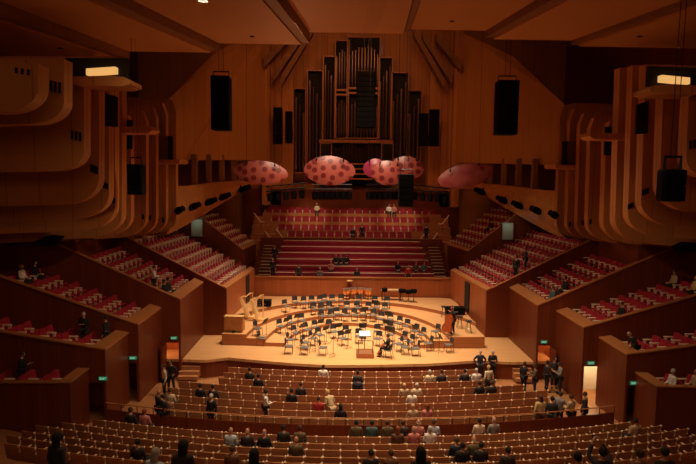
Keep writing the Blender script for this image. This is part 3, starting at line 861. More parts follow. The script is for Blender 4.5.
for (x0, x1, y0, y1, lab) in ((273, 282, 107, 144, 'outer of two black loudspeakers on the harp side of the organ'), (285, 292, 111, 143, 'inner of two black loudspeakers on the harp side of the organ'),
                              (420, 428, 113, 146, 'inner of two black loudspeakers on the bass side of the organ'), (430.5, 439, 109, 146, 'outer of two black loudspeakers on the bass side of the organ')):
    hung_speaker(x0, x1, y0, y1, 51.3, lab, .7, rig=False)
    hs = [o for o in C.objects if o.get('label') == lab][0]
    part('wall_bracket', MB().rbox(-.2, .2, .65, 1.8 if x0 < 284 else 3.3 if x0 > 429 else 2.5, .6, 1.1, .03).mesh('wall_bracket', M['iron']), hs)
# gallery spotlights along the curved fronts
def gal_lamp(px, py, Y, s, n):
    p = P(px, py, Y); p.x = MX(p.x, s, p.y)
    o = thing('gallery_lamp', 'black theatre lamp on the %s side gallery front, %s from the stage end' % ('harp' if s < 0 else 'double bass', ORD[n]), 'lamp', p, 0, 'black theatre lamps on the gallery fronts')
    Mx = Matrix.Rotation(R(s * -55), 4, 'Z') @ Matrix.Rotation(R(72), 4, 'X')
    part('barrel', MB().lathe([(.001, -.1), (.22, -.1), (.27, .35), (.27, .5), (.19, .95), (.22, 1.05), (.001, 1.05)], (0, 0, 0), 12, Mx.to_3x3()).mesh('barrel', M['black'], True), o)
    part('bracket', MB().tube([(s * .55, .2, .25), (0, 0, .05), (s * .5, .2, -.3)], .06).mesh('bracket', M['iron']), o)
    part('barn_door', MB().rbox(-.04, .04, -.25, .25, -.34, .34, .01, Matrix.Translation((s * .05, .25, .1))).mesh('barn_door', M['black']), o)
for s in (-1, 1):
    for n, (px, py, Y) in enumerate(((241, 190, 48.6), (221, 198, 45.8), (207, 203, 43.8), (190.5, 208, 41.6), (174, 212.5, 39.4))):
        gal_lamp(px, py, Y, s, n + 1)
    # black wedge under the skirt
    o = thing('skirt_speaker', 'black wedge loudspeaker below the plywood skirt on the %s side' % ('harp' if s < 0 else 'double bass'), 'loudspeaker', (MX(P(46, 239.5, 27.8).x, s, 27.8), 27.8, P(46, 239.5, 27.8).z))
    part('cabinet', MB().prism([(-.55, 0, -.1), (-.25, 0, -.33), (.25, 0, -.30), (.62, 0, .12), (.0, 0, .17)], (0, .72, 0)).mesh('cabinet', M['black']), o)
    part('grille', MB().prism([(-.45, -.02, -.1), (-.2, -.02, -.28), (.2, -.02, -.25), (.5, -.02, .08)], (0, .03, 0)).mesh('grille', M['iron']), o)

# ---------------- doors and exit signs at the terrace walls ----------------
et = bpy.data.curves.new('exit_letters', 'FONT'); et.body = 'EXIT'; et.size = .14; et.extrude = .004; et.align_x = 'CENTER'; et.align_y = 'CENTER'
eo = bpy.data.objects.new('lettering', et); C.objects.link(eo)
bpy.context.view_layer.update()
emesh = bpy.data.meshes.new_from_object(eo.evaluated_get(bpy.context.evaluated_depsgraph_get())); bpy.data.objects.remove(eo)
emesh.transform(Matrix.Rotation(R(90), 4, 'X')); emesh.materials.clear(); emesh.materials.append(M['exit_text'])
signs = [(103, 378.5, 'lowest', -1), (133, 358, 'second', -1), (174, 338, 'third', -1), (634, 383, 'lowest', 1), (591, 363, 'second', 1), (544, 342, 'third', 1)]
NEXT = {'lowest': 1, 'second': 2, 'third': 3}
dn = 1
for (px, py, nm, s) in signs:
    b = BOXES[NEXT[nm]][s]; y = b['Y0']
    p = P(px, py, y - .05)
    x = s * (b['xi'] + .45)
    o = thing('exit_sign', 'green lit EXIT sign above the doorway under the %s side %s terrace' % ('harp' if s < 0 else 'double bass', TN[b['name']]), 'sign', (p.x if abs(abs(p.x) - abs(x)) < 1.2 else x, y - .055, p.z))
    part('panel', MB().rbox(-.19, .19, -.03, .03, -.085, .085, .012).mesh('panel', M['exit']), o)
    e = part('lettering', emesh, o); e.location = (0, -.034, 0)
    part('bracket', MB().box(-.05, .05, .0, .056, -.04, .04).mesh('bracket', M['iron']), o)
    # corridor behind the doorway
    lit = (nm == 'third') or (nm == 'second' and s > 0) or False
    mb = MB(); x0, x1 = b['xi'] - 0, b['xi'] + 1.8
    mb.box(s * x1, s * (x1 + .1), y + .14, y + 2.2, -1.3, 1.3); mb.box(s * (x0 + .14), s * x1, y + 2.1, y + 2.2, -1.3, 1.3); mb.box(s * (x0 + .14), s * x1, y + .14, y + 2.2, 1.25, 1.35)
    struct(mb.build('wall_corridor', M['corridor'] if nm == 'second' and s > 0 else M['stagewall']))
    fl = floor_z(x, y)
    mb = MB().box(s * (x0 + .1), s * x1, y - .1, y + 2.2, -1.45, -1.18); struct(mb.build('floor_corridor', M['hallfloor']))
    if lit:
        light('corridor_lamp', 'POINT', (s * (b['xi'] + 1.2), y + 1.0, 1.0), (0, 0, 0), 60 if nm == 'second' else 30, (1, .75, .45) if nm == 'second' else (1, .55, .25), .08)
    d = MB().rbox(s * (b['xi'] + .82), s * (b['xi'] + .9), y - .75, y - .02, -1.15, .98, .02).build('door_%d' % dn, M['brush']); struct(d); dn += 1
# pale green doorways at the back of the upper terraces
for i, (px, py, w_, h_, Y, k) in enumerate(((107, 246, 11, 13, 35.5, 3), (197, 228, 11, 17, 45.1, 4))):
    for s in (-1, 1):
        p = P(px, py, Y); p.x *= 1 if s < 0 else -1
        hw, hh = w_ / 2 * Y / F, h_ / 2 * Y / F
        d = thing('corridor_doorway', 'pale green doorway behind the top row of the %s side %s terrace' % ('harp' if s < 0 else 'double bass', TN[BOXES[k][s]['name']]), 'doorway', (p.x, Y, p.z))
        part('opening', MB().box(-hw, hw, 0, .05, -hh, hh).mesh('opening', M['sage']), d)
        mb = MB(); mb.box(-hw - .08, -hw, -.06, .06, -hh, hh); mb.box(hw, hw + .08, -.06, .06, -hh, hh); mb.box(-hw - .08, hw + .08, -.06, .06, hh, hh + .08)
        part('door_frame', mb.mesh('door_frame', M['brush']), d)
        light('doorway_lamp', 'POINT', (p.x, Y - .7, p.z + hh * .8), (0, 0, 0), 4, (.85, 1, .8), .05)

# ---------------- stage risers ----------------
RC = PZ(348.5, 352, 0); RC = Vector((RC.x, 33.0, 0))
RL = [4.0, 5.2, 6.4, 8.6]; RR = [4.1, 5.2, 6.35, 9.0]; RM = [5.3, 6.75, 8.05, 9.3]
def rad(i, a):
    c = math.cos(a); t = abs(c) ** 1.5
    return RM[i] * (1 - t) + (RL[i] if c < 0 else RR[i]) * t
ENDL = [4, 4.0, 4.0, 18.0]; ENDR = [2, 2.0, 2.0, 18.0]
TH = .24
def wall_r(a):
    best = 30; dx, dy = math.cos(a), math.sin(a)
    if dy > 0: best = min(best, (43.6 - RC.y) / dy)
    for k in range(400):
        r = .05 * k; x, y = RC.x + r * dx, RC.y + r * dy
        if x < -8.4 or x > 8.05 or abs(x) > 8.86 - max(0, y - 35.7) * .1112 - .12: return min(best, r)
    return best
for i in range(4):
    a0, a1 = R(ENDR[i]), R(180 - ENDL[i]); n = 48; fr = []
    al = [a0 + (a1 - a0) * k / n for k in range(n + 1)]
    if i < 3:
        for e in (R(ENDR[i + 1]), R(180 - ENDL[i + 1])): al += [e - .0004, e + .0004]
    for a in sorted(x for x in al if a0 <= x <= a1):
        r0 = rad(i, a); r1 = max(r0 + .05, wall_r(a) if i == 3 else min(rad(i + 1, a) - .004 if R(ENDR[i + 1]) <= a <= R(180 - ENDL[i + 1]) else 30, wall_r(a)))
        fr.append([(RC.x + r * math.cos(a), RC.y + r * math.sin(a), TH * (i + 1)) for r in (r0, r1)])
    mb = MB(); mb.sheet(fr, (0, 0, -TH * (i + 1) + .002))
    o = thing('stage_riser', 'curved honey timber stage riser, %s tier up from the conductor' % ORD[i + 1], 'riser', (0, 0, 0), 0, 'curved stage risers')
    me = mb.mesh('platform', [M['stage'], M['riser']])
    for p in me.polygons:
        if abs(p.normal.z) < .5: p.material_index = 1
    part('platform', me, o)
def tier(x, y):
    dx, dy = x - RC.x, y - RC.y; r = math.hypot(dx, dy); a = math.atan2(dy, dx)
    if a < 0 or x < -8.4 or x > 8.05: return 0
    t = 0
    for i in range(4):
        if r >= rad(i, a) and a >= R(ENDR[i]) and a <= R(180 - ENDL[i]): t = i + 1
    return t * TH
def on_stage(px, py, h):
    best = None
    for i in range(5):
        p = PZ(px, py, TH * i + h)
        e = abs(tier(p.x, p.y) - TH * i)
        if best is None or e < best[0]: best = (e, p, i)
    p = best[1]; return Vector((p.x, p.y, tier(p.x, p.y)))
COND = Vector((PZ(365, 356, 0).x, PZ(365, 356, 0).y, 0))

# ---------------- orchestra chairs and stands ----------------
ch = thing('orchestra_chair', 'x', 'chair', group='black orchestra chairs')
part('seat', MB().rbox(-.23, .23, -.21, .23, .43, .49, .025).mesh('seat', M['chairseat'], True), ch)
part('backrest', shell_back(.43, .60, .90, -.235, .05, .05, .035).mesh('backrest', M['chair'], True), ch)
for sx in (-1, 1):
    part('leg', MB().tube([(sx * .2, .2, .44), (sx * .21, .22, .0)], .014).mesh('leg', M['iron']), ch)
    part('leg', MB().tube([(sx * .2, -.27, .66), (sx * .2, -.21, .46), (sx * .21, -.26, .0)], .014).mesh('leg', M['iron']), ch)
kids(ch)
CH = [(286, 302), (297, 301.6), (306, 302), (313, 302), (319.5, 301.5), (326.5, 299.5), (333, 300), (340, 300), (374, 301.5), (387, 302), (359, 300),
      (314, 308), (322.5, 308.5), (330.5, 307.5), (347, 307), (357, 307.5), (369, 307.5), (376, 307), (384, 308),
      (324, 315), (331, 314.5), (338, 313.5), (346, 314), (353.5, 314), (362, 313.7), (373, 314.6), (381.6, 314.6), (388.5, 315),
      (302.4, 316), (291.5, 318), (330, 322), (316, 323), (307, 325), (320, 330), (296, 328), (290.5, 335), (313, 333.5), (342.6, 333.5), (347, 328), (334.5, 327), (306, 337.5),
      (279.5, 321.5), (273, 330), (256, 324), (250, 328.7), (289, 341), (305, 342), (323, 342.5),
      (362.6, 326.5), (377, 327), (359, 331.5), (378, 334), (390, 323.5), (391, 330), (402, 326), (414, 326.5), (424, 330), (429.5, 334), (410, 337), (414.5, 343), (406, 342), (403, 334), (399, 339), (397, 319), (429, 338.5), (449, 336)]
spots = []
for (px, py) in CH:
    p = on_stage(px, py, .76)
    spots.append(p)
# keep neighbours clear of each other
for _ in range(30):
    for i in range(len(spots)):
        for j in range(i):
            d = spots[i] - spots[j]; d.z = 0
            if d.length < .66:
                e = (d.normalized() if d.length > .01 else Vector((1, 0, 0))) * (.67 - d.length) / 2
                spots[i] += e; spots[j] -= e
rings = {}
for p in spots:
    p.z = tier(p.x, p.y)
    d = p - Vector((RC.x, 32.2, 0)); rings.setdefault(round(p.z / TH), []).append(p)
ROWN = ['on the flat stage floor', 'on the lowest riser', 'on the second riser', 'on the third riser', 'on the top riser']
first = True
CHAIRS = []
for t, pl in rings.items():
    pl.sort(key=lambda p: math.atan2(p.x - COND.x, p.y - COND.y))
    n = len(pl)
    for k, p in enumerate(pl):
        d = COND - p; rz = math.atan2(d.y, d.x) - math.pi / 2 + random.uniform(-.15, .15)
        # a chair that stands over a riser edge would hang: shift it outward on its own tier
        q = p.copy(); out = (p - RC).normalized(); out.z = 0
        for _ in range(12):
            c = [q + Matrix.Rotation(rz, 3, 'Z') @ Vector(v) for v in ((.24, .26, 0), (-.24, .26, 0), (.24, -.28, 0), (-.24, -.28, 0))]
            tz = [tier(v.x, v.y) for v in c]
            if min(tz) == max(tz): break
            q += out * (.06 if min(tz) < tier(q.x, q.y) else -.06)
        q.z = min(tz)
        kk, side = (k + 1, 'harp') if k < n / 2 else (n - k, 'double bass')
        lab = 'black orchestra chair %s, %s from the %s side' % (ROWN[t], ordn(kk), side)
        if first: ch.location = q; ch.rotation_euler.z = rz; ch['label'] = lab; first = False
        else: dup(ch, q, rz, lab)
        CHAIRS.append((q, rz, t))
ms = thing('music_stand', 'x', 'music stand', group='black music stands')
part('desk', MB().rbox(-.25, .25, -.015, .015, -.17, .17, .008, Matrix.Translation((0, .05, 1.02)) @ Matrix.Rotation(R(28), 4, 'X')).mesh('desk', M['iron']), ms)
part('stem', MB().tube([(0, 0, .1), (0, 0, 1.0)], .014).mesh('stem', M['iron']), ms)
for k in range(3):
    a = R(90 + 120 * k); part('leg', MB().tube([(0, 0, .16), (.26 * math.cos(a), .26 * math.sin(a), .01)], .011).mesh('leg', M['iron']), ms)
kids(ms)
first = True; nst = {}; placed = []
for i, (q, rz, t) in enumerate(CHAIRS):
    p = q + Matrix.Rotation(rz, 3, 'Z') @ Vector((.0, .62, 0))
    if any((p - o_[0]).length < .5 for o_ in CHAIRS) or any((p - o_).length < 1.0 for o_ in placed) or abs(tier(p.x, p.y) - q.z) > .01: continue
    if (p - COND).length < 1.3 or any((p - Vector(x)).length < 1.0 for x in ((1.6, 32.3, 0),)): continue
    placed.append(p); nst[t] = nst.get(t, 0) + 1
    lab = 'black music stand %s, %s met going round from the harp side' % (ROWN[t], ordn(nst[t]))
    if first: ms.location = p; ms.rotation_euler.z = rz + math.pi; ms['label'] = lab; first = False
    else: dup(ms, p, rz + math.pi, lab)

# conductor's podium and stand with glowing score pages
o = thing('conductor_podium', 'low brown timber podium with two thin rail posts at centre stage', 'podium', COND)
part('platform', MB().rbox(-.52, .52, -.45, .45, 0, .30, .02).mesh('platform', M['riser']), o)
part('carpet', MB().rbox(-.46, .46, -.40, .40, .30, .32, .008).mesh('carpet', M['slot']), o)
for s in (-1, 1): part('rail_post', MB().tube([(s * .42, -.40, .3), (s * .42, -.40, 1.05)], .02).mesh('rail_post', M['iron']), o)
part('rail', MB().tube([(-.42, -.40, 1.05), (.42, -.40, 1.05)], .02).mesh('rail', M['iron']), o)
q = COND + Vector((0, .62, 0))
o = thing('conductor_stand', 'conductor stand holding a bright white open score', 'music stand', q)
part('stem', MB().tube([(0, 0, .02), (0, 0, 1.12)], .025).mesh('stem', M['iron']), o)
part('base', MB().lathe([(.001, 0), (.25, 0), (.25, .02), (.04, .05), (.001, .05)], n=16).mesh('base', M['iron'], True), o)
Mx = Matrix.Translation((0, 0, 1.18)) @ Matrix.Rotation(R(25), 4, 'X')
part('desk', MB().rbox(-.36, .36, -.26, .26, -.02, .0, .008, Mx).mesh('desk', M['iron']), o)
sc_ = thing('score', 'bright white open score lying on the conductor stand', 'sheet music', q)
part('pages', MB().rbox(-.33, .33, -.22, .24, .002, .02, .004, Mx).mesh('pages', M['score_glow']), sc_)

# harps
def harp(px, py, lab, rz):
    p = on_stage(px, py, 0); o = thing('harp', lab, 'harp', p, rz)
    part('column', MB().lathe([(.001, .06), (.07, .06), (.045, .2), (.04, 1.62), (.06, 1.68), (.045, 1.74), (.07, 1.80), (.001, 1.83)], (.52, 0, 0), 12).mesh('column', M['gold'], True), o)
    part('neck', MB().tube([(.52, 0, 1.74), (.38, 0, 1.76), (.2, 0, 1.62), (.05, 0, 1.50), (-.08, 0, 1.55), (-.2, 0, 1.46)], [.05, .055, .05, .05, .055, .05], 8).mesh('neck', M['gold'], True), o)
    a, c = Vector((-.22, 0, 1.48)), Vector((.30, 0, .14)); d = c - a; n = d.cross(Vector((0, 1, 0))).normalized()
    fr = [[a + d * t + Vector((0, y, 0)) * (.10 + .18 * t) for y in (-1.5, -.7, .7, 1.5)] for t in (0, .33, .66, 1)]
    part('soundbox', MB().sheet(fr, n * -.16).mesh('soundbox', M['gold'], True), o)
    part('base', MB().rbox(.2, .66, -.2, .2, 0, .16, .03).mesh('base', M['gold'], True), o)
    mb = MB()
    for i in range(14):
        t = .06 + .06 * i; s_ = a + d * t; top = Vector((-.16 + .045 * i, 0, 1.5 + .05 * math.sin(i * .5)))
        mb.tube([s_, top], .003, 3)
    part('strings', mb.mesh('strings', M['paper']), o)
harp(245, 318, 'gilded concert harp standing nearer the wooden cabinet', 0)
harp(255.5, 320.5, 'gilded concert harp standing nearer the orchestra chairs', 0)
# keyboard cabinet at the side
p = on_stage(235, 331, 0)
o = thing('celesta', 'small brown wooden keyboard cabinet beside the harps', 'celesta', p, R(176))
part('body', MB().rbox(-.6, .6, -.05, .35, .1, 1.0, .03).mesh('body', M['brush_cap']), o)
part('keyboard_shelf', MB().rbox(-.58, .58, -.32, .0, .62, .72, .02).mesh('keyboard_shelf', M['brush_cap']), o)
part('keys', MB().box(-.5, .5, -.28, -.08, .72, .735).mesh('keys', M['paper']), o)
part('lid', MB().rbox(-.62, .62, -.08, .38, 1.0, 1.04, .012).mesh('lid', M['gold']), o)
for sx in (-1, 1): part('leg', MB().tube([(sx * .54, -.28, .0), (sx * .54, -.28, .64)], .03).mesh('leg', M['brush_cap']), o)
for sx in (-1, 1): part('foot', MB().rbox(sx * .5 - .05, sx * .5 + .05, -.05, .36, 0, .1, .015).mesh('foot', M['brush_cap']), o)
# equipment cases
def case(px, py, w_, d_, h, lab, rz=0, m='black', hh=0):
    p = on_stage(px, py, 0); o = thing('equipment_case', lab, 'case', p, rz)
    part('body', MB().rbox(-w_ / 2, w_ / 2, -d_ / 2, d_ / 2, .06, h * .8, .02).mesh('body', M[m]), o)
    part('lid', MB().rbox(-w_ / 2 - .01, w_ / 2 + .01, -d_ / 2 - .01, d_ / 2 + .01, h * .8 + .006, h, .02).mesh('lid', M[m]), o)
    part('handle', MB().tube([(-.12, -d_ / 2 - .01, h * .5), (-.1, -d_ / 2 - .05, h * .5), (.1, -d_ / 2 - .05, h * .5), (.12, -d_ / 2 - .01, h * .5)], .012).mesh('handle', M['steel']), o)
    for sx in (-1, 1):
        for sy in (-1, 1): part('caster', MB().lathe([(.001, 0), (.04, 0), (.04, .06), (.001, .06)], (sx * (w_ / 2 - .08), sy * (d_ / 2 - .08), 0), 10).mesh('caster', M['iron']), o)
case(224, 329, .45, .4, .7, 'black equipment case against the harp side stage wall', R(5))
case(264.5, 309.5, 1.0, .6, .5, 'low black case on the top riser behind the harps')
case(455, 314.5, 1.3, .6, .55, 'long low black case behind the double bass player')
# doors in the stage walls
for s, px, yt, yb, lab in ((-1, 247.5, 292, 306, ''), (1, 467.5, 294, 316, '')):
    b = BOXES[4][s]
    lo = None
    for yy in range(0, 90):
        Y = 35.8 + yy * .09; X = s * (b['xi'] - .07 + (b['xi1'] - b['xi']) * (Y - 35.7) / 8.1)
        u, v = proj((X, Y, 1.5))
        if (s < 0 and u >= px) or (s > 0 and u <= px): lo = (X, Y); break
    X, Y = lo; ang = math.atan2(s * (b['xi1'] - b['xi']), 8.1)
    d = MB().rbox(-.06, .04, -.5, .5, 0, 2.1, .015).build('door_%d' % (9 if s < 0 else 10), M['dark'])
    d.location = (X - s * .01, Y, tier(X - s * .4, Y)); d.rotation_euler.z = -ang; struct(d)

# percussion
def timpano(px, py, r, lab):
    p = on_stage(px, py, 0); o = thing('timpani', lab, 'drum', p, 0, 'copper timpani along the stage back wall')
    part('bowl', MB().lathe([(.001, .34), (r * .45, .36), (r * .8, .48), (r * .97, .68), (r, .84)], n=20).mesh('bowl', M['copper'], True), o)
    part('drum_head', MB().lathe([(.001, .865), (r * .97, .865), (r * 1.0, .84), (.001, .84)], n=20).mesh('drum_head', M['skinhead']), o)
    part('hoop', MB().lathe([(r * 1.0, .83), (r * 1.04, .83), (r * 1.04, .875), (r * 1.0, .875)], n=20).mesh('hoop', M['steel']), o)
    for k in range(3):
        a = R(30 + 120 * k); part('leg', MB().tube([(r * .9 * math.cos(a), r * .9 * math.sin(a), .8), (r * .75 * math.cos(a), r * .75 * math.sin(a), .3), (r * .85 * math.cos(a), r * .85 * math.sin(a), 0)], .02).mesh('leg', M['iron']), o)
for k, (px, py) in enumerate(((346.5, 299.5), (353.5, 298.8), (360.5, 298.8), (368, 299.5))):
    timpano(px, py, .33 + .03 * (k in (1, 2)), 'copper timpani drum, %s of the four from the harp side' % ORD[k + 1])
def cymbal(px, py, h, lab):
    p = on_stage(px, py, 0); o = thing('cymbal_stand', lab, 'cymbal', p)
    part('stem', MB().tube([(0, 0, .2), (0, 0, h)], .014).mesh('stem', M['iron']), o)
    for k in range(3):
        a = R(90 + 120 * k); part('leg', MB().tube([(0, 0, .35), (.26 * math.cos(a), .26 * math.sin(a), .008)], .012).mesh('leg', M['iron']), o)
    part('cymbal', MB().lathe([(.02, h + .03), (.06, h + .02), (.25, h - .02), (.25, h - .028), (.06, h + .01), (.02, h + .02)], n=20).mesh('cymbal', M['gold'], True), o)
cymbal(349.5, 296.8, 1.35, 'thin bright cymbal on a tall stand behind the timpani')
def drum_stand(px, py, h, lab, r=.3, m='black'):
    p = on_stage(px, py, 0); o = thing('covered_drum', lab, 'drum', p)
    part('shell', MB().lathe([(.001, h - .28), (r * .9, h - .28), (r, h - .2), (r, h - .04), (r * .92, h), (.001, h)], n=16).mesh('shell', M[m], True), o)
    part('stem', MB().tube([(0, 0, .1), (0, 0, h - .26)], .02).mesh('stem', M['iron']), o)
    for k in range(3):
        a = R(90 + 120 * k); part('leg', MB().tube([(0, 0, .25), (.3 * math.cos(a), .3 * math.sin(a), .01)], .014).mesh('leg', M['iron']), o)
drum_stand(384.5, 300.5, 1.0, 'black covered drum on a stand by the timpani, bass side', .24)
drum_stand(402, 301.5, 1.0, 'black covered drum on a stand beside the tall dark cases', .3)
for k, (px, py, h) in enumerate(((408.5, 302, .95), (413.5, 302.5, 1.05))):
    drum_stand(px, py, h, 'dark drum on a tripod by the stage back wall, %s from the timpani' % ORD[k + 1], .26)
# xylophone-like table of bars
p = on_stage(391, 300, 0); o = thing('marimba', 'timber marimba on a light frame in front of the stage back wall', 'marimba', p)
mb = MB()
for i in range(16): mb.box(-.75 + i * .094, -.75 + i * .094 + .08, -.28 + .004 * i, .28 - .004 * i, .84, .86)
part('bars', mb.mesh('bars', M['gold']), o)
part('frame', MB().rbox(-.8, .8, -.3, .3, .76, .83, .02).mesh('frame', M['brush_cap']), o)
for sx in (-1, 1):
    for sy in (-1, 1): part('leg', MB().tube([(sx * .72, sy * .24, 0), (sx * .72, sy * .24, .78)], .025).mesh('leg', M['iron']), o)
# tall stools for the basses
def stool(px, py, lab):
    p = on_stage(px, py, 0); o = thing('bass_stool', lab, 'stool', p)
    part('seat', MB().lathe([(.001, .72), (.19, .72), (.21, .75), (.2, .79), (.001, .80)], n=16).mesh('seat', M['chair'], True), o)
    for k in range(4):
        a = R(45 + 90 * k); part('leg', MB().tube([(.1 * math.cos(a), .1 * math.sin(a), .73), (.23 * math.cos(a), .23 * math.sin(a), 0)], .014).mesh('leg', M['iron']), o)
    part('foot_ring', MB().tube([(.17 * math.cos(R(30 * k)), .17 * math.sin(R(30 * k)), .3) for k in range(13)], .01).mesh('foot_ring', M['steel']), o)
stool(443.5, 317, 'round black stool beside the long low case')
stool(468.5, 332.5, 'round black stool between the double bass and stage edge')
stool(459.5, 328, 'round black stool just behind the double bass player')
stool(489, 329, 'round black stool by the bass side stage wall')
case(486, 333.5, .5, .45, .8, 'black equipment case against the bass side stage wall')

# ---------------- string instruments of the two players ----------------
def fiddle(name, lab, cat, base, scale, rz, lean, tilt=0):
    """bout outline body with neck, scroll, strings, bridge and end pin; stands on its pin, front facing local -y"""
    o = thing(name, lab, cat, base, rz)
    S = Matrix.Rotation(tilt, 4, 'Y') @ Matrix.Rotation(lean, 4, 'X') @ Matrix.Scale(scale, 4)
    prof = [(.0, .02), (.11, .0), (.19, .05), (.225, .16), (.20, .27), (.145, .34), (.14, .42), (.165, .5), (.175, .58), (.14, .68), (.07, .735), (.03, .75)]
    out = [Vector((x, 0, z + .14)) for x, z in prof] + [Vector((-x, 0, z + .14)) for x, z in prof[::-1][:-1]]
    q = [S @ (v + Vector((0, -.06, 0))) for v in out]
    off = S.to_3x3() @ Vector((0, .12, 0))
    part('body', MB().prism(q, off).mesh('body', M['cellowood']), o)
    part('neck', MB().tube([S @ Vector(v) for v in ((0, -.06, .86), (0, -.07, 1.05), (0, -.05, 1.2))], [.022 * scale, .019 * scale, .017 * scale]).mesh('neck', M['cellowood'], True), o)
    part('scroll', MB().ell(S @ Vector((0, -.03, 1.24)), (.03 * scale, .045 * scale, .05 * scale)).mesh('scroll', M['cellowood'], True), o)
    part('fingerboard', MB().tube([S @ Vector(v) for v in ((0, -.10, .66), (0, -.088, 1.18))], .02 * scale, 4).mesh('fingerboard', M['black']), o)
    part('bridge', MB().tube([S @ Vector((-.05, -.07, .46)), S @ Vector((-.04, -.11, .46)), S @ Vector((.04, -.11, .46)), S @ Vector((.05, -.07, .46))], .008 * scale, 4).mesh('bridge', M['pale']), o)
    part('tailpiece', MB().tube([S @ Vector((0, -.075, .2)), S @ Vector((0, -.095, .40))], [.012 * scale, .026 * scale], 5).mesh('tailpiece', M['black']), o)
    mb = MB()
    for i in range(4): mb.tube([S @ Vector(((i - 1.5) * .01, -.10, .38)), S @ Vector(((i - 1.5) * .015, -.118, .465)), S @ Vector(((i - 1.5) * .007, -.105, 1.19))], .0015 * scale, 3)
    part('strings', mb.mesh('strings', M['steel']), o)
    part('end_pin', MB().tube([S @ Vector((0, 0, .15)), Vector((0, 0, 0))], .008 * scale).mesh('end_pin', M['steel']), o)
    return o

# ---------------- people ----------------
def skin_mesh(nodes, edges, root, sub=1):
    names = list(nodes); idx = {n: i for i, n in enumerate(names)}
    me = bpy.data.meshes.new('figure'); me.from_pydata([tuple(nodes[n][0]) for n in names], [(idx[a], idx[b]) for a, b in edges], [])
    o = bpy.data.objects.new('figure', me); C.objects.link(o)
    o.modifiers.new('skin', 'SKIN').use_smooth_shade = True
    if not me.skin_vertices: bpy.context.view_layer.update()
    for n in names:
        r = nodes[n][1]; sv = me.skin_vertices[0].data[idx[n]]
        sv.radius = r if isinstance(r, tuple) else (r, r); sv.use_root = n == root
    s = o.modifiers.new('sub', 'SUBSURF'); s.levels = sub; s.render_levels = sub
    dg = bpy.context.evaluated_depsgraph_get(); dg.update()
    out = bpy.data.meshes.new_from_object(o.evaluated_get(dg))
    bpy.data.objects.remove(o)
    return out
def head_mb(mb, Hc, HM):
    nu, nv = 20, 14; vs = []
    for j in range(nv + 1):
        th = math.pi * j / nv
        for i in range(nu):
            ph = 2 * math.pi * i / nu
            x, y, z = math.sin(th) * math.cos(ph), math.sin(th) * math.sin(ph), math.cos(th)
            k = 1 - .28 * max(0, -z) ** 1.4
            X, Y, Z = .078 * x * k, .098 * y * (1 - .12 * max(0, -z)) , .118 * z
            if y > 0: Y = min(Y, .084 + .01 * (1 - abs(x)))
            nose = math.exp(-((X / .014) ** 2)) * math.exp(-(((Z + .022) / .026) ** 2)) if y > 0 else 0
            Y += .026 * nose
            sock = (math.exp(-(((abs(X) - .032) / .014) ** 2)) * math.exp(-(((Z - .01) / .013) ** 2))) if y > 0 else 0
            Y -= .010 * sock
            lips = math.exp(-((X / .026) ** 2)) * math.exp(-(((Z + .062) / .012) ** 2)) if y > 0 else 0
            Y += .006 * lips
            ear = math.exp(-(((abs(X) - .078) / .014) ** 2)) * math.exp(-((Y / .022) ** 2)) * math.exp(-(((Z + .01) / .03) ** 2))
            X += .018 * ear * (1 if X > 0 else -1)
            vs.append(Hc + HM @ Vector((X, Y, Z)))
    fs = []
    for j in range(nv):
        for i in range(nu): fs.append((j * nu + i, (j + 1) * nu + i, (j + 1) * nu + (i + 1) % nu, j * nu + (i + 1) % nu))
    mb.add(vs, fs)
def hand(nodes, edges, wr, d, up, side, tag_):
    """palm, four fingers of unequal length and a thumb, slightly curled; d along the hand, up = back of the hand"""
    d = d.normalized(); up = (up - d * up.dot(d)).normalized(); w_ = d.cross(up).normalized() * side
    nodes[tag_ + 'p'] = (wr + d * .055, (.036, .022)); edges.append((tag_ + 'w', tag_ + 'p'))
    for k, (o_, l) in enumerate(((-.030, .070), (-.010, .082), (.011, .076), (.030, .058))):
        b_ = wr + d * .098 + w_ * o_
        nodes['%sk%d' % (tag_, k)] = (b_, .0105); edges.append((tag_ + 'p', '%sk%d' % (tag_, k)))
        m = b_ + d * l * .55 - up * l * .15; t = m + d * l * .35 - up * l * .35
        nodes['%sm%d' % (tag_, k)] = (m, .0095); nodes['%st%d' % (tag_, k)] = (t, .008)
        edges += [('%sk%d' % (tag_, k), '%sm%d' % (tag_, k)), ('%sm%d' % (tag_, k), '%st%d' % (tag_, k))]
    b_ = wr + d * .045 - w_ * .040; t = b_ + d * .040 - w_ * .022 - up * .012
    nodes[tag_ + 'q'] = (b_, .012); nodes[tag_ + 'r'] = (t, .0095)
    edges += [(tag_ + 'p', tag_ + 'q'), (tag_ + 'q', tag_ + 'r')]
V = Vector
ARMS = {
    'down': (((-.25, -.03, -.28), (-.27, .06, -.52)), ((.25, -.03, -.28), (.27, .06, -.52))),
    'lap': (((-.25, .02, -.27), (-.10, .22, -.36)), ((.25, .02, -.27), (.10, .22, -.36))),
    'read': (((-.24, .06, -.26), (-.10, .30, -.16)), ((.24, .06, -.26), (.10, .30, -.16))),
    'oneup': (((-.25, .02, -.27), (-.10, .22, -.36)), ((.27, .12, -.12), (.16, .16, .14))),
    'raised': (((-.24, .20, .10), (-.10, .30, .36)), ((.24, .20, .10), (.10, .30, .36))),
    'akimbo': (((-.36, -.08, -.22), (-.20, .06, -.40)), ((.36, -.08, -.22), (.20, .06, -.40))),
    'talk': (((-.25, .0, -.28), (-.26, .10, -.52)), ((.26, .06, -.25), (.22, .30, -.20))),
    'cello': (((-.32, .10, -.16), (-.14, .28, .06)), ((.34, .12, -.20), (.26, .38, -.34))),
    'bass': (((-.30, .14, -.06), (-.12, .30, .12)), ((.34, .14, -.22), (.20, .40, -.42))),
}
POSES = {}
